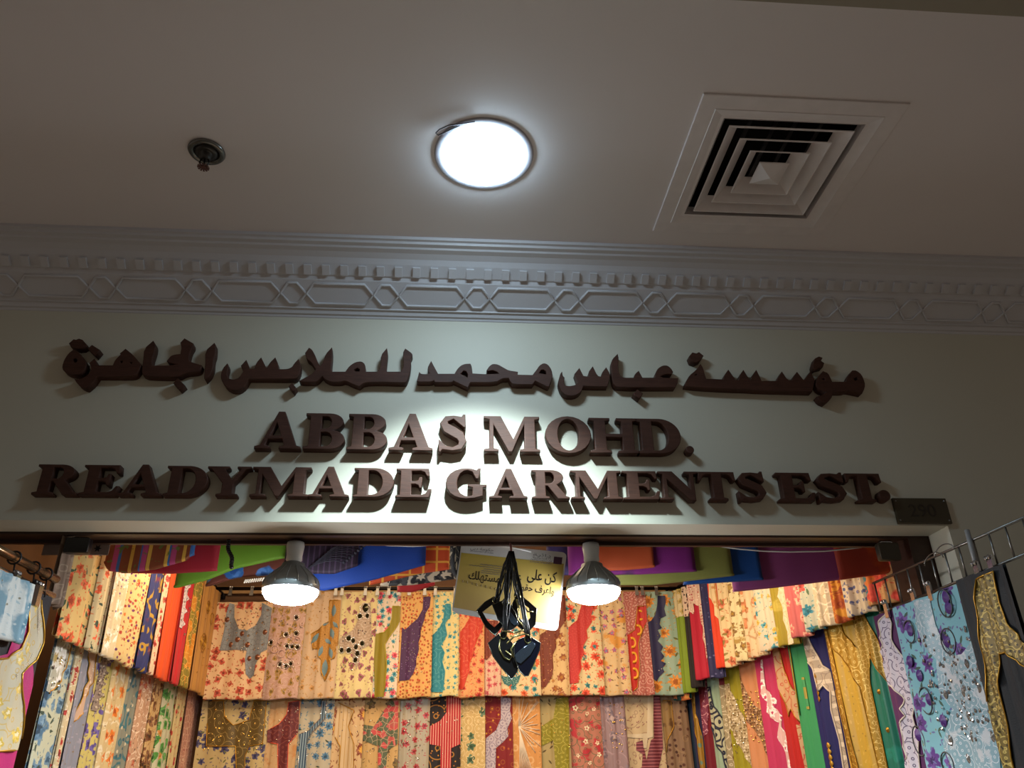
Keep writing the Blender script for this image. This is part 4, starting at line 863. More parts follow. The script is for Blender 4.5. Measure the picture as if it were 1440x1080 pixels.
# lower right
kaftan(rRL, 962, 975, 'petrol blue garment at the deep end of the right lower row', '#1c3a58', (), group=g6, yref=985)
kaftan(rRL, 975, 986, 'indigo garment with gold ribbon in the right lower row', '#231f4a', (), [('~ribbon', [(.1, 0), (.55, 0), (.5, .3), (.8, .6), (.9, 1.1), (.5, 1.1), (.4, .7), (.1, .4)], ym('#a8802e', [('dt', .04, '#d8b050', '#6a8a7a', .3, .7)], .4, .3), GT)], group=g6, yref=990)
kaftan(rRL, 986, 1001, 'maroon garment with purple lace yoke', '#7a1028', (), [('~lace_band', half(False, 6, .06, -.1, .62, .5), ym('#8a3a5a', [('sc', .04, '#d89aa8', 13, .25)]))], group=g6, yref=985)
kaftan(rRL, 1001, 1019, 'mint garment with dark navy scrollwork', '#a4c0a8', (), [('~scroll_yoke', [(.05, .0), (.35, 0), (.45, .25), (.95, .45), (1, 1.2), (.75, 1.1), (.6, .85), (.3, .7), (.12, .5)], ym('#c2c4a8', [('sc', .055, '#1c2440', 14, .75)]), (plain('navy_cord', '#1c2440', .5), .004))], group=g6, yref=1000)
kaftan(rRL, 1019, 1029, 'burgundy garment with grey lace strip', '#7e1a2c', (), [('~lace_band', band(.0, .75, 0, 1.2, 8, .08), ym('#a89a78', [('sc', .04, '#d8ccb0', 13, .3)]))], group=g6, yref=1000)
kaftan(rRL, 1029, 1051, 'chartreuse garment with champagne sequin panel', '#a8a024', (), [('~sequin_panel', [(.0, 0), (.3, 0), (.5, .2), (.85, .4), (1, .55), (1, 1.05), (.7, .9), (.3, .7), (.0, .5)], ym('#cbb892', [('dt', .012, '#f0e4c8', '#8a744a', .4, .9)], .4))], group=g6, yref=1010, seq=(60, .1, 1, .2, .9, .004, M_silver))
kaftan(rRL, 1051, 1076, 'peach garment with bronze sequin yoke', '#e09a6c', (), [('~sequin_yoke', [(.0, -.1), (.12, -.1), (.3, .12), (.6, .32), (.95, .38), (1, .95), (.75, .8), (.5, .62), (.2, .5), (.05, .3)], ym('#a07650', [('dt', .012, '#d8b890', '#5a3a22', .4, .9)], .4))], group=g6, yref=1010, seq=(60, .1, 1, .15, .75, .004, M_goldbead))
kaftan(rRL, 1076, 1104, 'hot pink garment with white petal lace', '#d0396e', (), [('~lace_band', [(.55, .2), (.75, .3), (.65, .38), (.9, .48), (.8, .6), (1, .7), (.9, .85), (1, 1.15), (.72, 1.15), (.78, .9), (.6, .72), (.7, .55), (.4, .48), (.25, .42), (.3, .3), (.1, .2), (.2, .1), (.3, -.2), (.45, -.2), (.38, .15)], ym('#efc8c8', [('fl', .05, '#ffffff', '#d0396e', .45, 5, .8)]))], group=g6, yref=1005, zt=2.2)
kaftan(rRL, 1104, 1126, 'red garment with cream lace yoke in the right lower row', '#c81e1e', (), [('~lace_band', [(.0, -.3), (.45, -.3), (.55, .0), (.85, .2), (1, .25), (1, .62), (.8, .52), (.55, .42), (.35, .5), (.25, .35), (.0, .1)], ym('#dcb084', [('sc', .05, '#c84a34', 13, .2)]), GT), ('~lace_band', [(.75, .6), (1, .6), (1, 1.2), (.85, 1.2)], ym('#dcb084', [('sc', .05, '#c84a34', 13, .2)]))], group=g6, yref=1000, zt=2.26)
kaftan(rRL, 1126, 1150, 'emerald green garment with gold dashes and a mid seam', '#3fa86a', (), [('~gold_dashes', [(.12, -.35), (.25, -.35), (.22, .5), (.08, .5)], ym('#b9a848', [('st', .07, '#48a86a', .35, 1)]), GT), ('~gold_dashes', [(.6, .1), (.7, .1), (.7, .45), (.6, .45)], ym('#b9a848', [('st', .08, '#48a86a', .4, 1)]))], group=g6, yref=1000, zt=2.30)
kaftan(rRL, 1150, 1180, 'navy blue garment with white corded border and gold drops', '#1a1d6a', (), [('~corded_border', [(.0, -.4), (.3, -.4), (.5, -.15), (.72, .02), (1, .1), (1, 1.2), (.75, 1.2), (.8, .8), (.72, .5), (.8, .3), (.55, .22), (.4, .28), (.3, .05), (.1, -.05)], ym('#c8b8a4', [('st', .05, '#e8dcc8', .35, 1), ('sc', .05, '#8a7a7a', 13, .15)]), (plain('white_cord', '#e0d4c4', .5), .004))], group=g6, yref=995, zt=2.36,
       gems=[('leafn', [(.35, .12+.06*k, (.014, .012, 0)) for k in range(5)] + [(.4, .85+.06*k, (.014, .012, 0)) for k in range(5)], M_gold, 'gold_drop')])
kaftan(rRL, 1180, 1226, 'golden yellow satin garment with gold chain braid bands', '#e0b848', [('bl', .12, '#eccb6a', .58)], [('~braid_band', [(.02, -.6), (.12, -.6), (.34, 1.2), (.16, 1.2), (.06, .0)], ym('#b8882a', [('sc', .03, '#e8c868', 13, .3)], .4, .3), GT), ('~braid_band', [(.12, -.6), (.5, -.6), (.62, -.3), (.98, -.05), (1, 1.2), (.84, 1.2), (.78, .3), (.5, .02), (.25, -.15)], ym('#c49a34', [('sc', .035, '#ecd078', 13, .3)], .4, .3), GT)], group=g6, yref=985, zt=2.42, rough=.4, amp=.007)
kaftan(rRL, 1226, 1262, 'teal satin garment with gold lattice border at the right', '#12806e', [('bl', .09, '#1c9484', .58)], [('~lattice_border', [(.0, -.9), (.35, -.9), (.5, -.5), (.8, -.1), (1, .1), (1, 1.2), (.88, 1.2), (.8, .3), (.4, .02), (.2, .3), (.18, 1.2), (.0, 1.2)], ym('#a88a34', [('cr', .018, '#d8c078', .08)], .4, .3), GT)], group=g6, yref=980, zt=2.48, rough=.4, amp=.007,
       gems=[('gemn', [(.45, .38, .010), (.5, .75, .010), (.42, .0, .008)], M_gold, 'gold_stud')])
# ------------------------------------------------------------------ racks in front
def rail_pts(pl, d, s0, s1, z): return [pl.pt(s0, z, d), pl.pt(s1, z, d)]
M_rod = plain('black_rail', '#2a2422', .35, .6)
def rail(label, pl, d, s0, s1, z, wall_d, group):
    t = thing('hanging_rail', pl.pt((s0+s1)/2, z, d), label, 'rail', group); L = t.location
    bm = bmesh.new(); tube(bm, [p-L for p in rail_pts(pl, d, s0, s1, z)], .010, 10); obj('rod', bm, M_rod, t, smooth=True)
    for k in range(4):
        s = s0+0.05+(s1-s0-0.1)*k/3; bm = bmesh.new()
        tube(bm, [pl.pt(s, z, d)-L, pl.pt(s, z, wall_d)-L], .006, 6); tube(bm, [pl.pt(s, z-.03, wall_d)-L, pl.pt(s, z+.03, wall_d)-L], .012, 8)
        obj('bracket', bm, M_rod, t, smooth=True)
    return t
rl = rail('dark hanging rail with chrome clips along the back wall', PB, 0.02, 0.28, 2.92, ZR+0.022, -0.112, 'hanging rails of the shop')
# chrome clips biting the garments of the upper back row
bm = bmesh.new()
box(bm, -.008, .008, -.010, -.004, -.012, .014); ball(bm, (-.005, -.010, .020), .007); ball(bm, (.005, -.010, .020), .007); box(bm, -.010, .010, -.014, -.008, -.026, -.010)
clip0 = None
for i, px in enumerate((322, 352, 398, 447, 471, 480, 513, 530, 546, 560, 575, 597, 612, 640, 660, 672, 897, 905, 925, 870)):
    p = onY(px, 838, 4.42)
    if clip0 is None: clip0 = o = obj('clip', bm, M_steel, rl)
    else: o = clip0.copy(); C.objects.link(o)
    o.location = Vector((p.x, 4.446, ZR+0.0)) - rl.location
rail('dark hanging rail of the upper row along the left shop wall', PL_, 0.0, 0.75, 1.95, ZR+0.022, -0.43, 'hanging rails of the shop')
rail('dark hanging rail of the upper row along the right shop wall', PR_, 0.0, 0.06, 1.05, ZR+0.022, -0.26, 'hanging rails of the shop')
# pale battens on the back wall
bm = bmesh.new(); box(bm, -1.35, 1.30, 4.59, 4.622, 2.632, 2.672)
tag(obj('wooden_batten', bm, M_batten), 'pale horizontal wooden batten on the back wall above the rail', 'batten')
bm = bmesh.new(); box(bm, 1.225, 1.262, 4.545, 4.575, 2.13, 2.632)
tag(obj('wooden_batten', bm, M_batten), 'pale upright wooden strip in the right back corner', 'batten')

# right rack: two wires with uprights, running out from the shop
pa = Vector((1.4847, 2.6, 2.1295)); pb = Vector((1.4958, 1.9158, 2.1295))
PK = Plane((1.4835, 2.68), (1.4975, 1.80))
sK = lambda y: (2.68-y)
zl, zu = 2.1295, 2.2376
t = thing('wire_rack', (1.49, 2.2, zl), 'chrome wire rack with two rails reaching out by the right jamb', 'rack'); L = t.location
bm = bmesh.new(); u_at = lambda px, py: PK.U(px, py)
uz = [u_at(1247, 812), u_at(1440, 728)]; lz = [u_at(1250, 857), u_at(1440, 780)]
def wl(pts, s): (s0, z0), (s1, z1) = pts; return z0+(z1-z0)*(s-s0)/(s1-s0)
tube(bm, [PK.pt(s, wl(lz, s))-L for s in (0.02, .45, .86)], .004, 6); obj('lower_rail', bm, M_steel, t, smooth=True)
bm = bmesh.new(); tube(bm, [PK.pt(s, wl(uz, s))-L for s in (0.02, .45, .86)], .004, 6); obj('upper_rail', bm, M_steel, t, smooth=True)
bm = bmesh.new(); s = .03; up = None
while s < .86:
    bm = bmesh.new(); tube(bm, [PK.pt(s, wl(lz, s), .001)-L, PK.pt(s, wl(uz, s), .001)-L], .003, 6); obj('upright', bm, M_steel, t, smooth=True); s += .07
bm = bmesh.new(); s0_, z0_ = u_at(1372, 775); tube(bm, [PK.pt(s0_, wl(uz, s0_)+.03, .008)-L, PK.pt(s0_, wl(lz, s0_)-.01, .010)-L], [.007, .009], 8); obj('plastic_hook', bm, plain('grey_plastic', '#8f8d8c', .4), t, smooth=True)
for px, py in ((1287, 822), (1312, 822), (1379, 792), (1397, 779), (1251, 848)):
    s_, z_ = u_at(px, py); bm = bmesh.new(); zz = wl(lz, s_)
    box(bm, -.004, .004, -.010, .010, -.03, .018, ); ball(bm, (-.004, -.007, .022), .0075); ball(bm, (-.004, .007, .022), .0075)
    obj('clip', bm, M_chrome, t, loc=PK.pt(s_, zz, .016)-L)
bm = bmesh.new()
for px, py in ((1315, 790), (1330, 778)):
    s_, z_ = u_at(px, py)
    tube(bm, [PK.pt(s_+.05*math.cos(a), z_+.025*math.sin(a), .004)-L for a in [PI*k/10 for k in range(11)]], .0018, 5)
obj('hanger_loops', bm, M_steel, t, smooth=True)
zk = lambda px, py: PK.U(px, py)[1]
rK = Row(PK, 960, zl, 1.3, (2.12, 1.7), -1, 0.006, step=.012, under=0.004)
X9 = lambda pts: crop(1140, 720, 3, pts)
g7 = 'garments on the right front rack'
kaftan(rK, 1252, 1287, 'plum purple garment with white scalloped lace border on the wire rack', '#5a1c56', (),
       [('lace_border', X9([(335, 425), (350, 470), (355, 540), (385, 600), (435, 650), (440, 740), (440, 860), (465, 960), (475, 1080), (490, 1300), (440, 1300), (415, 1080), (425, 1030), (410, 990), (415, 940), (400, 900), (415, 860), (400, 830), (410, 790), (370, 740), (345, 730), (335, 690), (318, 660), (325, 620), (310, 590), (318, 560), (305, 530), (315, 500), (305, 470), (318, 440)]), ym('#d8ccd6', [('sc', .032, '#5c4a6a', 14, .25)]), (plain('white_thread', '#e6d8c4'), .0025))], group=g7, yref=960, top_px=(1270, 852), amp=.006, under=.012)
bx = []
kaftan(rK, 1288, 1420, 'light blue garment with purple roses and a silver beaded neckline on the wire rack', '#82bac6', [('fl', .085, '#5c2f80', '#351a58', .40, 7, .45), ('lf', .04, '#3f5a4a', .28)],
       [('beaded_yoke', X9([(468, 375), (520, 365), (545, 470), (580, 560), (640, 605), (670, 600), (705, 540), (700, 440), (690, 300), (735, 290), (790, 700), (835, 1080), (850, 1300), (640, 1300), (640, 1080), (600, 990), (625, 830), (580, 760), (560, 620), (510, 560), (480, 480)]), ym('#8fb0bc', [('sc', .024, '#d8dce0', 13, .22), ('bl', .05, '#c8ccd0', .55)], .35))], group=g7, yref=960, top_px=(1340, 826), amp=.008, dd=.012,
       gems=[('ring', [p+(q,) for p, q in zip(X9([(600, 385), (610, 545), (450, 505), (525, 795), (505, 965), (620, 1060), (720, 470)]), [(.032, .040), (.034, .036), (.028, .034), (.030, .038), (.032, .042), (.03, .03), (.022, .03)])], plain('dark_cord', '#4b4a4c', .5), 'cartouches'),
             ('gem', [p+((.017, .018),) for p in X9([(600, 360), (612, 405), (600, 545), (450, 500), (460, 630), (495, 690), (535, 790), (500, 940), (505, 985), (690, 310), (600, 880)])], plain('purple_rose', '#512a78', .5), 'roses'),
             ('gem', [p+((.009, .013),) for p in X9([(600, 770), (740, 740), (630, 960), (800, 950), (690, 640), (680, 760), (700, 860), (710, 950), (690, 1040)])], M_silver, 'crystals')], seq=(170, .25, 1, .25, 1.0, .0055, M_silver))
kaftan(rK, 1400, 1475, 'black garment with broad gold openwork lace, outermost on the wire rack', '#15151a', (),
       [('gold_lace', X9([(748, 285), (822, 250), (845, 380), (880, 470), (930, 530), (960, 560), (960, 660), (880, 590), (850, 600), (865, 750), (900, 900), (930, 1080), (960, 1300), (880, 1300), (855, 1080), (840, 1000), (820, 800), (785, 600), (765, 450)]), ym('#7d6526', [('sc', .022, '#c4a858', 13, .45), ('dt', .012, '#40341a', '#40341a', .25, .6)], .5, .2), GT)], group=g7, yref=960, top_px=(1425, 792), amp=.006, dd=.028)

# left rack
qa = onY(80, 815, 2.55); qb = onZ(0, 775, qa.z)
PF = Plane((qb.x-.004, qb.y-.30), (qa.x, qa.y+.05)); zf = qa.z
t = thing('pipe_rack', PF.pt(.3, zf), 'brass-toned pipe rack reaching out at the far left', 'rack'); L = t.location
sR, _ = PF.U(80, 812); bm = bmesh.new()
tube(bm, [PF.pt(sR, zf)-L, PF.pt(.02, zf)-L], .0125, 12); obj('pipe', bm, plain('pale_brass', '#9a7c5c', .25, .9), t, smooth=True)
bm = bmesh.new(); tube(bm, [PF.pt(sR, zf-.05, .004)-L, PF.pt(.02, zf-.048, .004)-L], .0085, 10); obj('lower_pipe', bm, plain('pale_steel', '#b09a84', .2, .9), t, smooth=True)
for px, py in ((20, 785), (48, 797), (66, 803)):
    s_, _ = PF.U(px, py); bm = bmesh.new()
    tube(bm, [PF.pt(s_, zf+.018*math.sin(a), .018*math.cos(a))-L for a in [2*PI*k/14 for k in range(14)]], .003, 6, closed=True)
    tube(bm, [PF.pt(s_, zf-.018, .006)-L, PF.pt(s_, zf-.07, .012)-L], .0025, 6); obj('ring_hook', bm, M_black, t, smooth=True)
for px, py in ((41, 830), (48, 826), (14, 815)):
    s_, _ = PF.U(px, py); bm = bmesh.new()
    box(bm, -.006, .006, -.012, .012, -.045, .012); ball(bm, (0, -.008, .018), .008); ball(bm, (0, .008, .018), .008); obj('clip', bm, M_chrome if px != 41 else M_black, t, loc=PF.pt(s_, zf-.06, .016)-L)
rF = Row(PF, 960, zf-.062, 1.4, (zf-.06, 1.7), 1, 0.004, step=.010, under=.004)
X1 = lambda pts: crop(0, 740, 3.177, pts)
g8 = 'garments on the left front rack'
kaftan(rF, -60, 12, 'pale blue and white garment cut off by the left edge', '#7fa6b8', [('bl', .12, '#d8dcd8', .5), ('bl', .07, '#3f7f98', .6)], group=g8, yref=900, dd=.03, bot_px=(5, 905), amp=.007)
kaftan(rF, -30, 42, 'black garment with magenta stripe and gold-white lace neckline at the far left', '#1b171c', (),
       [('magenta_panel', X1([(75, 240), (120, 240), (120, 640), (110, 1300), (-80, 1300), (-80, 600), (20, 570), (60, 470)]), fabric('magenta', '#b81468', (), .6)),
        ('lace_neckline', X1([(118, 290), (165, 300), (168, 420), (165, 520), (130, 600), (72, 660), (74, 800), (62, 1000), (-80, 1010), (-80, 600), (20, 590), (75, 550), (105, 470), (115, 380)]), ym('#c9bda0', [('sc', .05, '#c8a23a', 13, .16), ('fl', .06, '#c8a840', '#e8d8b0', .35, 5, .6)], .45), (M_gold, .003))], group=g8, yref=960, amp=.005)
kaftan(rLU, 60, 79, 'sheer taupe garment bunched at the end of the left pipe rack', '#8c7462', [('bl', .06, '#a68e78', .55), ('sc', .08, '#b8a48c', 12, .1)], group=g8, yref=830, dd=.02, bot_px=(70, 855), amp=.01)

# ------------------------------------------------------------------ folded cloths over the front shelf
bm = bmesh.new(); box(bm, -1.66, 1.66, 3.06, 3.5, 2.66, 2.68)
for x in (-1.3, 0, 1.3): box(bm, x-.015, x+.015, 3.3, 3.33, 2.68, 3.06)
tag(obj('overhead_shelf', bm, M_batten), 'wooden overhead shelf hung inside the shop above the opening', 'shelf')
g9 = 'folded cloths over the overhead shelf'
def cloth(rank, px0, px1, bottoms, label, col, layers=(), thick=.022, rough=.65, puff=.0, name='folded_cloth', amp=.004):
    """cloth lying on the shelf and hanging over its front edge; bottoms = [(px, py)...] of the hanging fold"""
    y0 = 3.03 - rank*0.030; top = 2.70 + rank*0.026
    pts = [onY(a, b, y0) for a, b in bottoms]
    X0, X1_ = onY(px0, 800, y0).x, onY(px1, 800, y0).x
    def zb(x):
        if x <= pts[0].x: return pts[0].z
        for p, q in zip(pts, pts[1:]):
            if x <= q.x: return p.z+(q.z-p.z)*(x-p.x)/(q.x-p.x)
        return pts[-1].z
    rnd = random.Random(rank*31+int(px0)); ph = rnd.random()*6
    zm = min(p.z for p in pts); root = Vector(((X0+X1_)/2, y0, zm))
    bm = bmesh.new(); ul = bm.loops.layers.uv.new('UVMap'); uv = {}; nx = 26; rows = None; cols = []
    for i in range(nx+1):
        f = i/nx; x = X0+(X1_-X0)*f; z0 = zb(x); w_ = amp*math.sin(f*9+ph)+amp*.6*math.sin(f*21+ph*2)
        e = min(f, 1-f)*(X1_-X0); pin = max(0, 1-e/.012)**2*thick*.45
        path = []; r = thick/2
        h0 = top - .012
        for k in range(7): path.append((y0+w_*(1-k/7)+pin, h0-(h0-z0-r)*k/6, 1))          # down the front
        for a in (30, 60, 90, 120, 150): path.append((y0+w_*.15+r-r*math.cos(math.radians(a))*(1)+pin*.0, z0+r-r*math.sin(math.radians(a)), 0))
        for k in range(4): path.append((y0+thick-pin, z0+r+(h0-.012-z0-r)*k/3, 0))          # up the back of the fold
        path.append((y0+thick+.16, top-.018, 0)); path.append((y0+thick+.30, top-.018, 0))
        path.append((y0+thick+.30, top, 0)); path.append((y0+.03, top, 0)); path.append((y0+.008, top-.004, 0))
        col_ = []; d = 0; prev = None
        for (yy, zz, _) in path:
            v = bm.verts.new((x-root.x, yy-root.y, zz-root.z)); col_.append(v)
            if prev: d += math.hypot(yy-prev[0], zz-prev[1])
            uv[v] = (x, d); prev = (yy, zz)
        cols.append(col_)
    n = len(cols[0])
    for A, B in zip(cols, cols[1:]):
        for k in range(n):
            f = bm.faces.new((A[k], A[(k+1) % n], B[(k+1) % n], B[k])); f.smooth = True
            for lp in f.loops: lp[ul].uv = uv[lp.vert]
    for cc in (cols[0][::-1], cols[-1]):
        f = bm.faces.new(cc)
        for lp in f.loops: lp[ul].uv = uv[lp.vert]
    o = obj(name, bm, fabric('cloth', col, layers, rough=rough), None, root)
    return tag(o, label, 'cloth', g9)
cloth(5, 143, 268, [(143, 788), (150, 802), (178, 805), (215, 800), (262, 787), (268, 780)], 'striped shawl in orange, blue and pink at the left of the overhead shelf', '#7c3a18', [('st', .085, '#2a5a94', .22, 0), ('st', .06, '#c89a3a', .2, 0), ('st', .1, '#a83a6a', .18, 0), ('bl', .03, '#5a6a2a', .58)], amp=.008)
cloth(4, 170, 304, [(170, 805), (240, 806), (304, 802)], 'crimson folded cloth under the striped shawl', '#9c1428', ())
cloth(3, 248, 398, [(248, 826), (290, 815), (330, 799), (398, 784)], 'lime green folded cloth beside the crimson one', '#6d9a22', ())
cloth(2, 292, 440, [(292, 824), (330, 812), (400, 806), (440, 806)], 'reddish brown cloth with a blue disc patch under the lime one', '#6a2e1c', [('fl', .12, '#1e5a9c', '#1a4a8c', .45, 1, .55)])
cloth(4, 398, 502, [(398, 790), (440, 806), (470, 806), (502, 795)], 'dark violet tasselled shawl behind the left bulb', '#2a1a30', [('st', .02, '#4a3550', .3, 0)])
cloth(3, 440, 598, [(440, 828), (455, 830), (520, 816), (598, 794)], 'royal blue cloth sloping up to the right of the left bulb', '#0c3f9c', (), amp=.01)
cloth(2, 520, 632, [(520, 822), (540, 818), (590, 806), (632, 800)], 'orange plaid cloth beside the royal blue one', '#c9481a', [('st', .05, '#e0a03a', .16, 0), ('st', .05, '#e0a03a', .16, 1)])
cloth(1, 536, 650, [(536, 824), (580, 822), (650, 812)], 'black and white floral cloth under the orange plaid', '#c8b8a0', [('fl', .10, '#131014', '#c8b8a0', .60, 6, 1.0), ('lf', .045, '#131014', .6)])
cloth(0, 560, 612, [(560, 832), (580, 832), (612, 822)], 'small red cloth corner peeking out below the floral one', '#b01c1c', ())
cloth(1, 770, 862, [(770, 808), (862, 808)], 'dark indigo cloth behind the placard and right bulb', '#33265c', ())
cloth(5, 836, 922, [(836, 802), (880, 801), (922, 797)], 'burnt orange folded cloth right of the right bulb', '#b0481c', ())
cloth(4, 800, 980, [(800, 808), (900, 807), (980, 803)], 'magenta and dark violet folded cloth under the orange one', '#7a1a72', [('bl', .2, '#301a3e', .55)])
cloth(3, 862, 1032, [(862, 822), (920, 822), (1032, 809)], 'olive tan folded cloth on the overhead shelf', '#8a8a42', ())
cloth(2, 960, 1072, [(960, 822), (1010, 819), (1072, 815)], 'cobalt blue folded cloth on the overhead shelf', '#0c4a94', ())
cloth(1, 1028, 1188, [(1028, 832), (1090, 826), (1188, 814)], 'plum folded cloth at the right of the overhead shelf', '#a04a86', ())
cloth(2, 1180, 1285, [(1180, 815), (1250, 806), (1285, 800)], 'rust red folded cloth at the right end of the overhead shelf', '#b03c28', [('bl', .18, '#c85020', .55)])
cloth(2, 60, 150, [(60, 770), (132, 783), (150, 783)], 'mustard cloth at the left end of the overhead shelf', '#9a7a1c', [('bl', .12, '#5a3a1a', .5)])
# black pom-pom fringe and tassels of the violet shawl, bead string
vs = [o for o in bpy.data.objects if o.get('label', '').startswith('dark violet tasselled')][0]
bm = bmesh.new()
for k in range(9):
    pts = [onY(432+4*k+f*52, 800-k*3.4-18*math.sin(f*1.9)+f*8, 2.895-.002*k) for f in (0, .25, .5, .75, 1)]
    tube(bm, [p-vs.location for p in pts], .0016, 5)
    ball(bm, pts[-1]-vs.location, .006)
obj('fringe', bm, plain('fringe_grey', '#3a3a48', .5), vs, smooth=True)
bm = bmesh.new(); bs = [onY(319+1.5*math.sin(k*.8)+(k/14)*8, 754+k*3.1, 2.66) for k in range(15)]
for p in bs: ball(bm, p-bs[0], .0075, seg=10, rings=7)
tag(obj('bead_string', bm, plain('black_bead', '#0d0c0d', .25), None, bs[0], smooth=True), 'string of black beads hanging in front of the lime cloth', 'beads')
bm = bmesh.new()
for k in range(16):
    a = onY(346+k*3.1, 815-k*.35, 2.93); b = onY(343+k*3.1, 820-k*.35, 2.93)
    tube(bm, [a-Vector((0, 2.93, 2.3)), b-Vector((0, 2.93, 2.3))], .0028, 5)
brn = [o for o in bpy.data.objects if o.get('label', '').startswith('reddish brown')][0]
obj('fringe', bm, plain('white_thread', '#e6d8c4'), brn, loc=Vector((0, 2.93, 2.3))-brn.location)

# ------------------------------------------------------------------ bulbs
M_glow = plain('bulb_glow', '#ffffff', .4, emit=120.0, emit_col=(.93, .97, 1.0, 1))
M_husk = plain('bulb_husk', '#9aa0a4', .35, .3)
def bulb(px, label):
    p = onY(px, 850, 2.655); cx = p.x; zt = HB-0.008
    t = thing('led_bulb', (cx, 2.655, 2.165), label, 'light bulb', 'bulbs under the header'); L = t.location
    bm = bmesh.new(); lathe(bm, [(0, zt-L.z), (.028, zt-L.z), (.030, zt-L.z-.012), (.026, zt-L.z-.045), (.027, zt-L.z-.06), (.020, zt-L.z-.066)], 24); obj('socket', bm, M_white, t, smooth=True)
    bm = bmesh.new(); lathe(bm, [(.020, .137), (.036, .130), (.040, .118), (.060, .100), (.086, .074), (.092, .056), (.093, .044), (.090, .040)], 32); obj('housing', bm, M_husk, t, smooth=True)
    bm = bmesh.new()
    for k in range(16):
        a = 2*PI*k/16; ca, sa_ = math.cos(a), math.sin(a)
        tube(bm, [(.040*ca, .040*sa_, .117), (.061*ca, .061*sa_, .099), (.087*ca, .087*sa_, .073), (.093*ca, .093*sa_, .055)], .0022, 4)
    obj('cooling_ribs', bm, M_husk, t)
    bm = bmesh.new(); lathe(bm, [(.0905, .043), (.089, .030), (.078, .014), (.055, .004), (.028, .0005), (0, 0)], 32); obj('diffuser_dome', bm, M_glow, t, smooth=True)
bulb(406.5, 'lit white mushroom-shaped bulb hanging under the header, left one')
bulb(836, 'lit white mushroom-shaped bulb hanging under the header, right one beside the placard')

# ------------------------------------------------------------------ placard, pendants, cables, locks
YP = 2.715
cr = [onY(*q, YP) for q in ((649, 763), (797, 777), (784, 888), (635, 861))]
def PP(u, v, d=0.0):
    a = cr[0].lerp(cr[1], u); b = cr[3].lerp(cr[2], u); q = a.lerp(b, v); return Vector((q.x, YP-d, q.z))
plc = thing('notice_placard', PP(.5, 1), 'white and gold notice card with black Arabic text behind the black pendants', 'placard'); L = plc.location
def pquad(u0, v0, u1, v1, d, th, mat, name, rnd_=0.0):
    bm = bmesh.new(); N = []
    if rnd_:
        ring = []
        for cx_, cy_, a0 in ((u0+rnd_, v0+rnd_, 180), (u1-rnd_, v0+rnd_, 270), (u1-rnd_, v1-rnd_, 0), (u0+rnd_, v1-rnd_, 90)):
            for k in range(5):
                a = math.radians(a0+90*k/4); ring.append((cx_+rnd_*math.cos(a), cy_+rnd_*math.sin(a)))
    else: ring = [(u0, v0), (u1, v0), (u1, v1), (u0, v1)]
    A = [bm.verts.new(PP(u, v, d)-L) for u, v in ring]; B = [bm.verts.new(PP(u, v, d-th)-L) for u, v in ring]
    bm.faces.new(A); bm.faces.new(B[::-1])
    for k in range(len(A)): bm.faces.new((A[k], B[k], B[(k+1) % len(A)], A[(k+1) % len(A)]))
    return obj(name, bm, mat, plc)
nb = NB('placard_gold'); tc = nb.n('ShaderNodeTexCoord'); sx = nb.n('ShaderNodeSeparateXYZ'); nb.link(tc.outputs['Object'], sx.inputs[0])
nb.setin(nb.b.inputs['Base Color'], nb.mix(nb.m('MULTIPLY_ADD', sx.outputs[2], 3.2, 0.25, clamp=True), lin('#cfae7c'), lin('#bda64a'))); nb.b.inputs['Roughness'].default_value = .35
pquad(0, 0, 1, 1, 0, .004, plain('card_white', '#d8d8d6', .35, noise=.02), 'card', .05)
pquad(.012, .15, .985, .93, .0006, .0005, nb.mat, 'gold_field')
pquad(.885, .07, .965, .165, .0008, .0006, plain('logo_purple', '#4a2440', .5), 'emblem_square')
def ptext(txt, u, v, h, mat, name, wfit=None, bold=0.0):
    me = text_mesh(txt, 1.0, 0.0, bold)
    xs = [q.co.x for q in me.vertices]; ys = [q.co.y for q in me.vertices]; x0, x1 = min(xs), max(xs)
    asp = (cr[1]-cr[0]).length/(cr[3]-cr[0]).length
    k = h
    for q in me.vertices:
        uu = u + ((q.co.x-(x0+x1)/2)*k/asp if not wfit else ((q.co.x-(x0+x1)/2)/(x1-x0)*wfit))
        q.co = PP(uu, v - q.co.y*k, .0013)-L
    return link(name, me, mat, plc)
M_ink = plain('ink', '#15110f', .5); M_inkb = plain('ink_blue', '#2c3f7c', .5); M_inkg = plain('ink_grey', '#6d6d70', .5)
# Arabic in presentation forms, laid out right to left
ptext('\uFEF0\uFEE0\uFECB \uFEE6\uFEDB', .795, .405, .19, M_ink, 'headline', .275, .016)
ptext('\uFECB', .575, .44, .16, M_ink, 'headline', .06, .016)
ptext('\uFEDA\uFEE0\uFEEC\uFE98\uFEB4\uFEE3', .26, .505, .165, M_ink, 'headline', .30, .014)
ptext('\uFEEE\uFED8\uFEA3 \uFED1\uFEAE\uFECB\uFE8D\uFEED', .77, .56, .13, M_ink, 'second_line', .31, .010)
ptext('\uFE94\uFEAE\uFE8B\uFE8D\uFEA9', .77, .085, .05, M_inkg, 'logo_text', .17)
ptext('\uFE94\uFEF4\uFEA9\uFE8E\uFEBC\uFE98\uFED7\uFEFB\uFE8D', .77, .12, .05, M_inkg, 'logo_text', .17)
ptext('DEPARTMENT OF', .77, .150, .03, M_inkg, 'logo_text', .20)
ptext('ECONOMIC DEVELOPMENT', .77, .178, .028, M_inkb, 'logo_text', .21)
ptext('\uFEF2\uFE91\uFEA9 \uFE94\uFEE3\uFEEE\uFEDC\uFEA3', .20, .085, .055, M_inkg, 'small_heading', .22)
ptext('GOVERNMENT OF DUBAI', .20, .12, .03, M_inkg, 'small_heading', .22)
bm = bmesh.new()
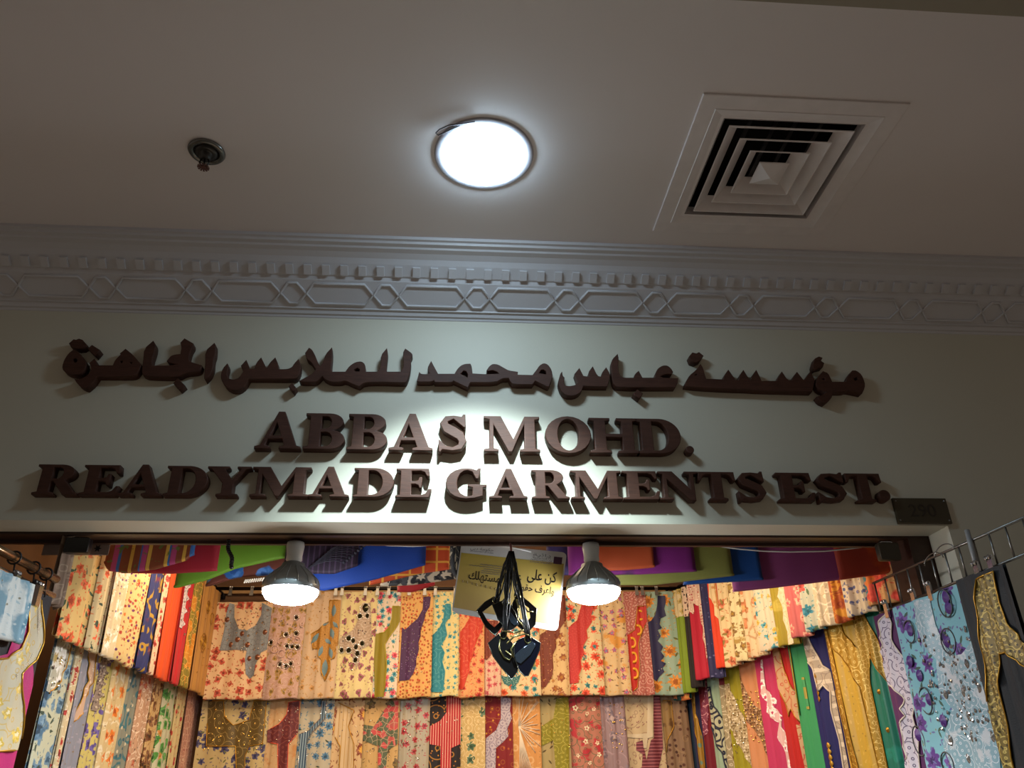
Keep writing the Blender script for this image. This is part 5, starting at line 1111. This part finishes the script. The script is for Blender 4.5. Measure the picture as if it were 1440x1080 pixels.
for (u0, u1, v) in ((.20, .43, .285), (.10, .43, .315), (.24, .43, .345), (.22, .43, .372), (.22, .40, .40)):
    pts = []; n = 26
    for k in range(n+1): pts.append(PP(u0+(u1-u0)*k/n, v+.006*math.sin(k*2.4)+.003*math.sin(k*5.1), .0014)-L)
    tube(bm, pts, .00075, 4)
obj('small_print', bm, M_inkg, plc)
bm = bmesh.new()
for k in range(9):      # row of small figures under the headline
    u = .06+k*.045; tube(bm, [PP(u, .535+.006*k, .0012)-L, PP(u+.006, .57+.006*k, .0012)-L], .0011, 4)
obj('small_print', bm, plain('ink_tan', '#7c683c', .5), plc)
bm = bmesh.new(); tube(bm, [onY(702, 767, YP-.006)-L, onY(724, 770.5, YP-.012)-L, onY(747, 776, YP-.006)-L], .0026, 6)
obj('cable_tie', bm, M_white, plc, smooth=True)
bm = bmesh.new(); hk = onY(718, 760, 2.66)
tube(bm, [Vector((hk.x, 2.68, HB+0.0)), Vector((hk.x, 2.655, HB-.012)), Vector((hk.x, 2.645, HB-.035)), Vector((hk.x, 2.655, HB-.048)), Vector((hk.x, 2.67, HB-.042))], .004, 8)
tag(obj('wall_hook', bm, plain('pink_hook', '#7d4a44', .4), bpy.data.objects['trim_2'], smooth=True))

XK = lambda pts: crop(660, 760, 5.1417, pts)
hookp = Vector((hk.x, 2.648, HB-.046))
M_pl = plain('black_leather', '#0e0d10', .28); M_navy = plain('navy_gloss', '#0d0f1c', .15)
def pendant(label, y, outer, top, hole=None, facet=None, mat=M_pl, seedk=0, facets2=()):
    P = [onY(a, b, y) for a, b in outer]; c = Vector((sum(p.x for p in P)/len(P), y, min(p.z for p in P)))
    t = thing('pendant_necklace', c, label, 'pendant', 'black pendants hanging from the hook')
    ol = [[(p.x-c.x, p.z-c.z) for p in P]]
    if hole: ol.append([(q.x-c.x, q.z-c.z) for q in (onY(a, b, y) for a, b in hole)])
    link('plate', fill_mesh(ol, .007, .0012), mat, t)
    bm = bmesh.new(); tube(bm, [Vector((p.x-c.x, -.0075, p.z-c.z)) for p in P], .0014, 5, closed=True); obj('rim', bm, plain('rim_steel', '#6c6a60', .25, .9), t, smooth=True)
    if facet:
        Q = [onY(a, b, y) for a, b in facet]
        link('inlay', fill_mesh([[(q.x-c.x, q.z-c.z) for q in Q]], .011, .001), plain('glass_inlay', '#5d6a7c', .08, .85), t)
    tp = onY(top[0], top[1], y); rnd = random.Random(seedk); bm = bmesh.new()
    for k in range(8):
        o1 = Vector((rnd.uniform(-.012, .012), rnd.uniform(-.006, .004), 0)); o2 = Vector((rnd.uniform(-.022, .022), rnd.uniform(-.006, 0), rnd.uniform(-.02, .01)))
        A = hookp + Vector((o1.x*.5, -.008+o1.y, .006)); Bm = hookp.lerp(tp, .55) + o1*1.6; E_ = tp + Vector((0, -.009, -.006)) + o2*.5
        pts = []
        for j in range(9):
            f = j/8; pts.append(A*(1-f)**2 + Bm*2*f*(1-f) + E_*f*f + Vector((.002*math.sin(j*2+k), 0, 0)) - c)
        tube(bm, pts, .0022, 5)
    obj('cord', bm, M_black, t, smooth=True)
    bm = bmesh.new(); e = tp-c
    tube(bm, [e+Vector((.010*math.cos(a), -.009, -.008+.012*math.sin(a))) for a in [2*PI*k/12 for k in range(12)]], .0022, 5, closed=True); obj('bail', bm, plain('bail_brass', '#8c845a', .25, .9), t, smooth=True)
    if facets2:
        bm = bmesh.new()
        for pl_ in facets2: tube(bm, [onY(a, b, y)-c+Vector((0, -.010, 0)) for a, b in pl_], .003, 5)
        obj('chain', bm, plain('bail_brass', '#8c845a', .25, .9), t, smooth=True)
pendant('black open-framed kite pendant, upper left of the bunch', 2.682, XK([(50, 510), (110, 450), (175, 410), (240, 470), (280, 570), (185, 690), (120, 630)]), XK([(190, 420)])[0], hole=XK([(95, 520), (165, 465), (215, 510), (230, 580), (180, 630), (135, 590)]), seedk=1)
pendant('black kite pendant with brass chain bits, upper right of the bunch', 2.670, XK([(350, 380), (430, 450), (485, 495), (475, 610), (410, 680), (335, 610), (300, 480)]), XK([(345, 390)])[0], hole=XK([(375, 450), (430, 490), (440, 560), (400, 610), (365, 570), (345, 500)]), seedk=2, facets2=[XK([(330, 420), (360, 500), (350, 580), (400, 640)]), XK([(380, 460), (420, 520), (460, 520)])])
pendant('black kite pendant with a bright silver inlay, middle of the bunch', 2.656, XK([(165, 470), (260, 430), (330, 520), (355, 610), (300, 655), (265, 650), (205, 570)]), XK([(260, 435)])[0], facet=XK([(270, 530), (300, 525), (345, 590), (350, 610), (325, 620), (300, 600)]), seedk=3)
pendant('large plain black pendant with olive edge, lower left of the bunch', 2.642, XK([(135, 745), (185, 700), (240, 660), (320, 760), (355, 900), (345, 950), (303, 1008), (225, 915), (170, 840)]), XK([(245, 670)])[0], seedk=4, facets2=[XK([(220, 720), (215, 790), (250, 850), (290, 870), (305, 840), (260, 800)]), XK([(240, 660), (330, 670), (400, 650)])])
pendant('glossy navy pendant with faceted glass inlay, lower right of the bunch', 2.628, XK([(320, 745), (365, 715), (425, 690), (512, 745), (505, 800), (475, 870), (425, 980), (400, 985), (362, 950), (325, 850)]), XK([(420, 700)])[0], facet=XK([(328, 830), (370, 790), (455, 735), (478, 760), (440, 830), (370, 895), (338, 880)]), mat=M_navy, seedk=5, facets2=[XK([(270, 750), (320, 700), (400, 680), (440, 700)]), XK([(330, 740), (300, 790), (320, 850)])])

# white cables along the frame
def cable(label, pts, y):
    P = [onY(a, b, y) for a, b in pts]; bm = bmesh.new(); tube(bm, [p-P[0] for p in P], .0028, 6)
    tag(obj('cable', bm, M_white, None, P[0], smooth=True), label, 'cable', 'white cables under the shutter frame')
cable('thin white cable sagging left of the placard', [(500, 760), (520, 764), (545, 767), (580, 768), (620, 766), (660, 763), (690, 760)], 2.705)
cable('thin white cable sagging below the frame at the right', [(985, 763), (1010, 768), (1040, 772), (1075, 775), (1110, 776), (1160, 775), (1200, 771), (1228, 767)], 2.705)
# padlocks
def padlock(px0, px1, py0, py1, y, label, mat, sh):
    a, b = onY(px0, py0, y), onY(px1, py1, y); t = thing('padlock', Vector(((a.x+b.x)/2, y, b.z)), label, 'padlock', None); L = t.location
    w_, h = (b.x-a.x)/2, a.z-b.z; sh = HB-0.013-b.z-h
    link('lock_body', fill_mesh([[(-w_+.004, 0), (w_-.004, 0), (w_, .004), (w_, h-.004), (w_-.004, h), (-w_+.004, h), (-w_, h-.004), (-w_, .004)]], .028, .002), mat, t)
    bm = bmesh.new(); tube(bm, [(-w_*.6, -.012, h-.004), (-w_*.6, -.012, h+sh*.7), (-w_*.45, -.012, h+sh), (w_*.45, -.012, h+sh), (w_*.6, -.012, h+sh*.7), (w_*.6, -.012, h-.004)], .0055, 8)
    obj('shackle', bm, M_chrome, t, smooth=True)
padlock(1229, 1263, 766, 790, 2.61, 'dark padlock with chrome shackle hooked at the right of the frame', plain('lock_dark', '#4a453c', .4, .4), .05)
padlock(98, 127, 759, 780, 2.61, 'black padlock hooked on the frame at the far left', M_black, .03)

# card strip and its printed star beside the left padlock
a, b = onY(64, 760, 2.705), onY(152, 781, 2.705); cz_ = b.z
t = thing('card_strip', ((a.x+b.x)/2, 2.705, cz_), 'pinkish grey card strip with a black star behind the left padlock', 'card')
w_ = (b.x-a.x)/2; h_ = 2.44-cz_
link('card', fill_mesh([[(-w_, 0), (w_, 0), (w_, h_), (-w_, h_)]], .003, .0003), plain('pinkish_card', '#8a7468', .6), t)
sp_ = onY(137, 771, 2.70); pts = []
for k in range(12):
    r_ = .014 if k % 2 == 0 else .006
    pts.append((sp_.x-t.location.x+r_*math.cos(2*PI*k/12), sp_.z-cz_+r_*math.sin(2*PI*k/12)))
link('printed_star', fill_mesh([pts], .001, 0), M_black, t, (0, -.003, 0))
# twisted end of the black and white cloth beside the placard
fl = [o for o in bpy.data.objects if o.get('label', '').startswith('black and white floral')][0]
bm = bmesh.new(); P = [onY(*q, 2.73) for q in ((640, 745), (641, 765), (640, 785), (641, 803), (646, 812), (652, 822))]
tube(bm, [p-fl.location for p in P], [.022, .021, .019, .016, .013, .008], 10)
ul = bm.loops.layers.uv.new('UVMap')
for f in bm.faces:
    for lp in f.loops: lp[ul].uv = (lp.vert.co.x*2, lp.vert.co.z)
obj('twisted_end', bm, fabric('cloth', '#161418', [('lf', .05, '#b8a890', .6), ('sc', .05, '#a89a80', 12, .1)]), fl, smooth=True)
# white stitched fringe along the lace of the far left garment
lg = [o for o in bpy.data.objects if o.get('label', '').startswith('black garment with magenta')][0]
bm = bmesh.new()
ed = X1([(170, 330), (172, 420), (168, 520), (132, 602), (76, 662), (78, 800), (66, 1003)])
for (x0, y0), (x1, y1) in zip(ed, ed[1:]):
    n = max(2, int(math.hypot(x1-x0, y1-y0)/2.6))
    for k in range(n):
        f = k/n; s_, z_ = PF.U(x0+(x1-x0)*f, y0+(y1-y0)*f, .018)
        tube(bm, [PF.pt(s_-.004, z_, .018)-lg.location, PF.pt(s_+.012, z_-.003, .018)-lg.location], .0017, 4)
tag(obj('white_fringe', bm, plain('white_thread', '#e6d8c4'), lg), kind='stuff')
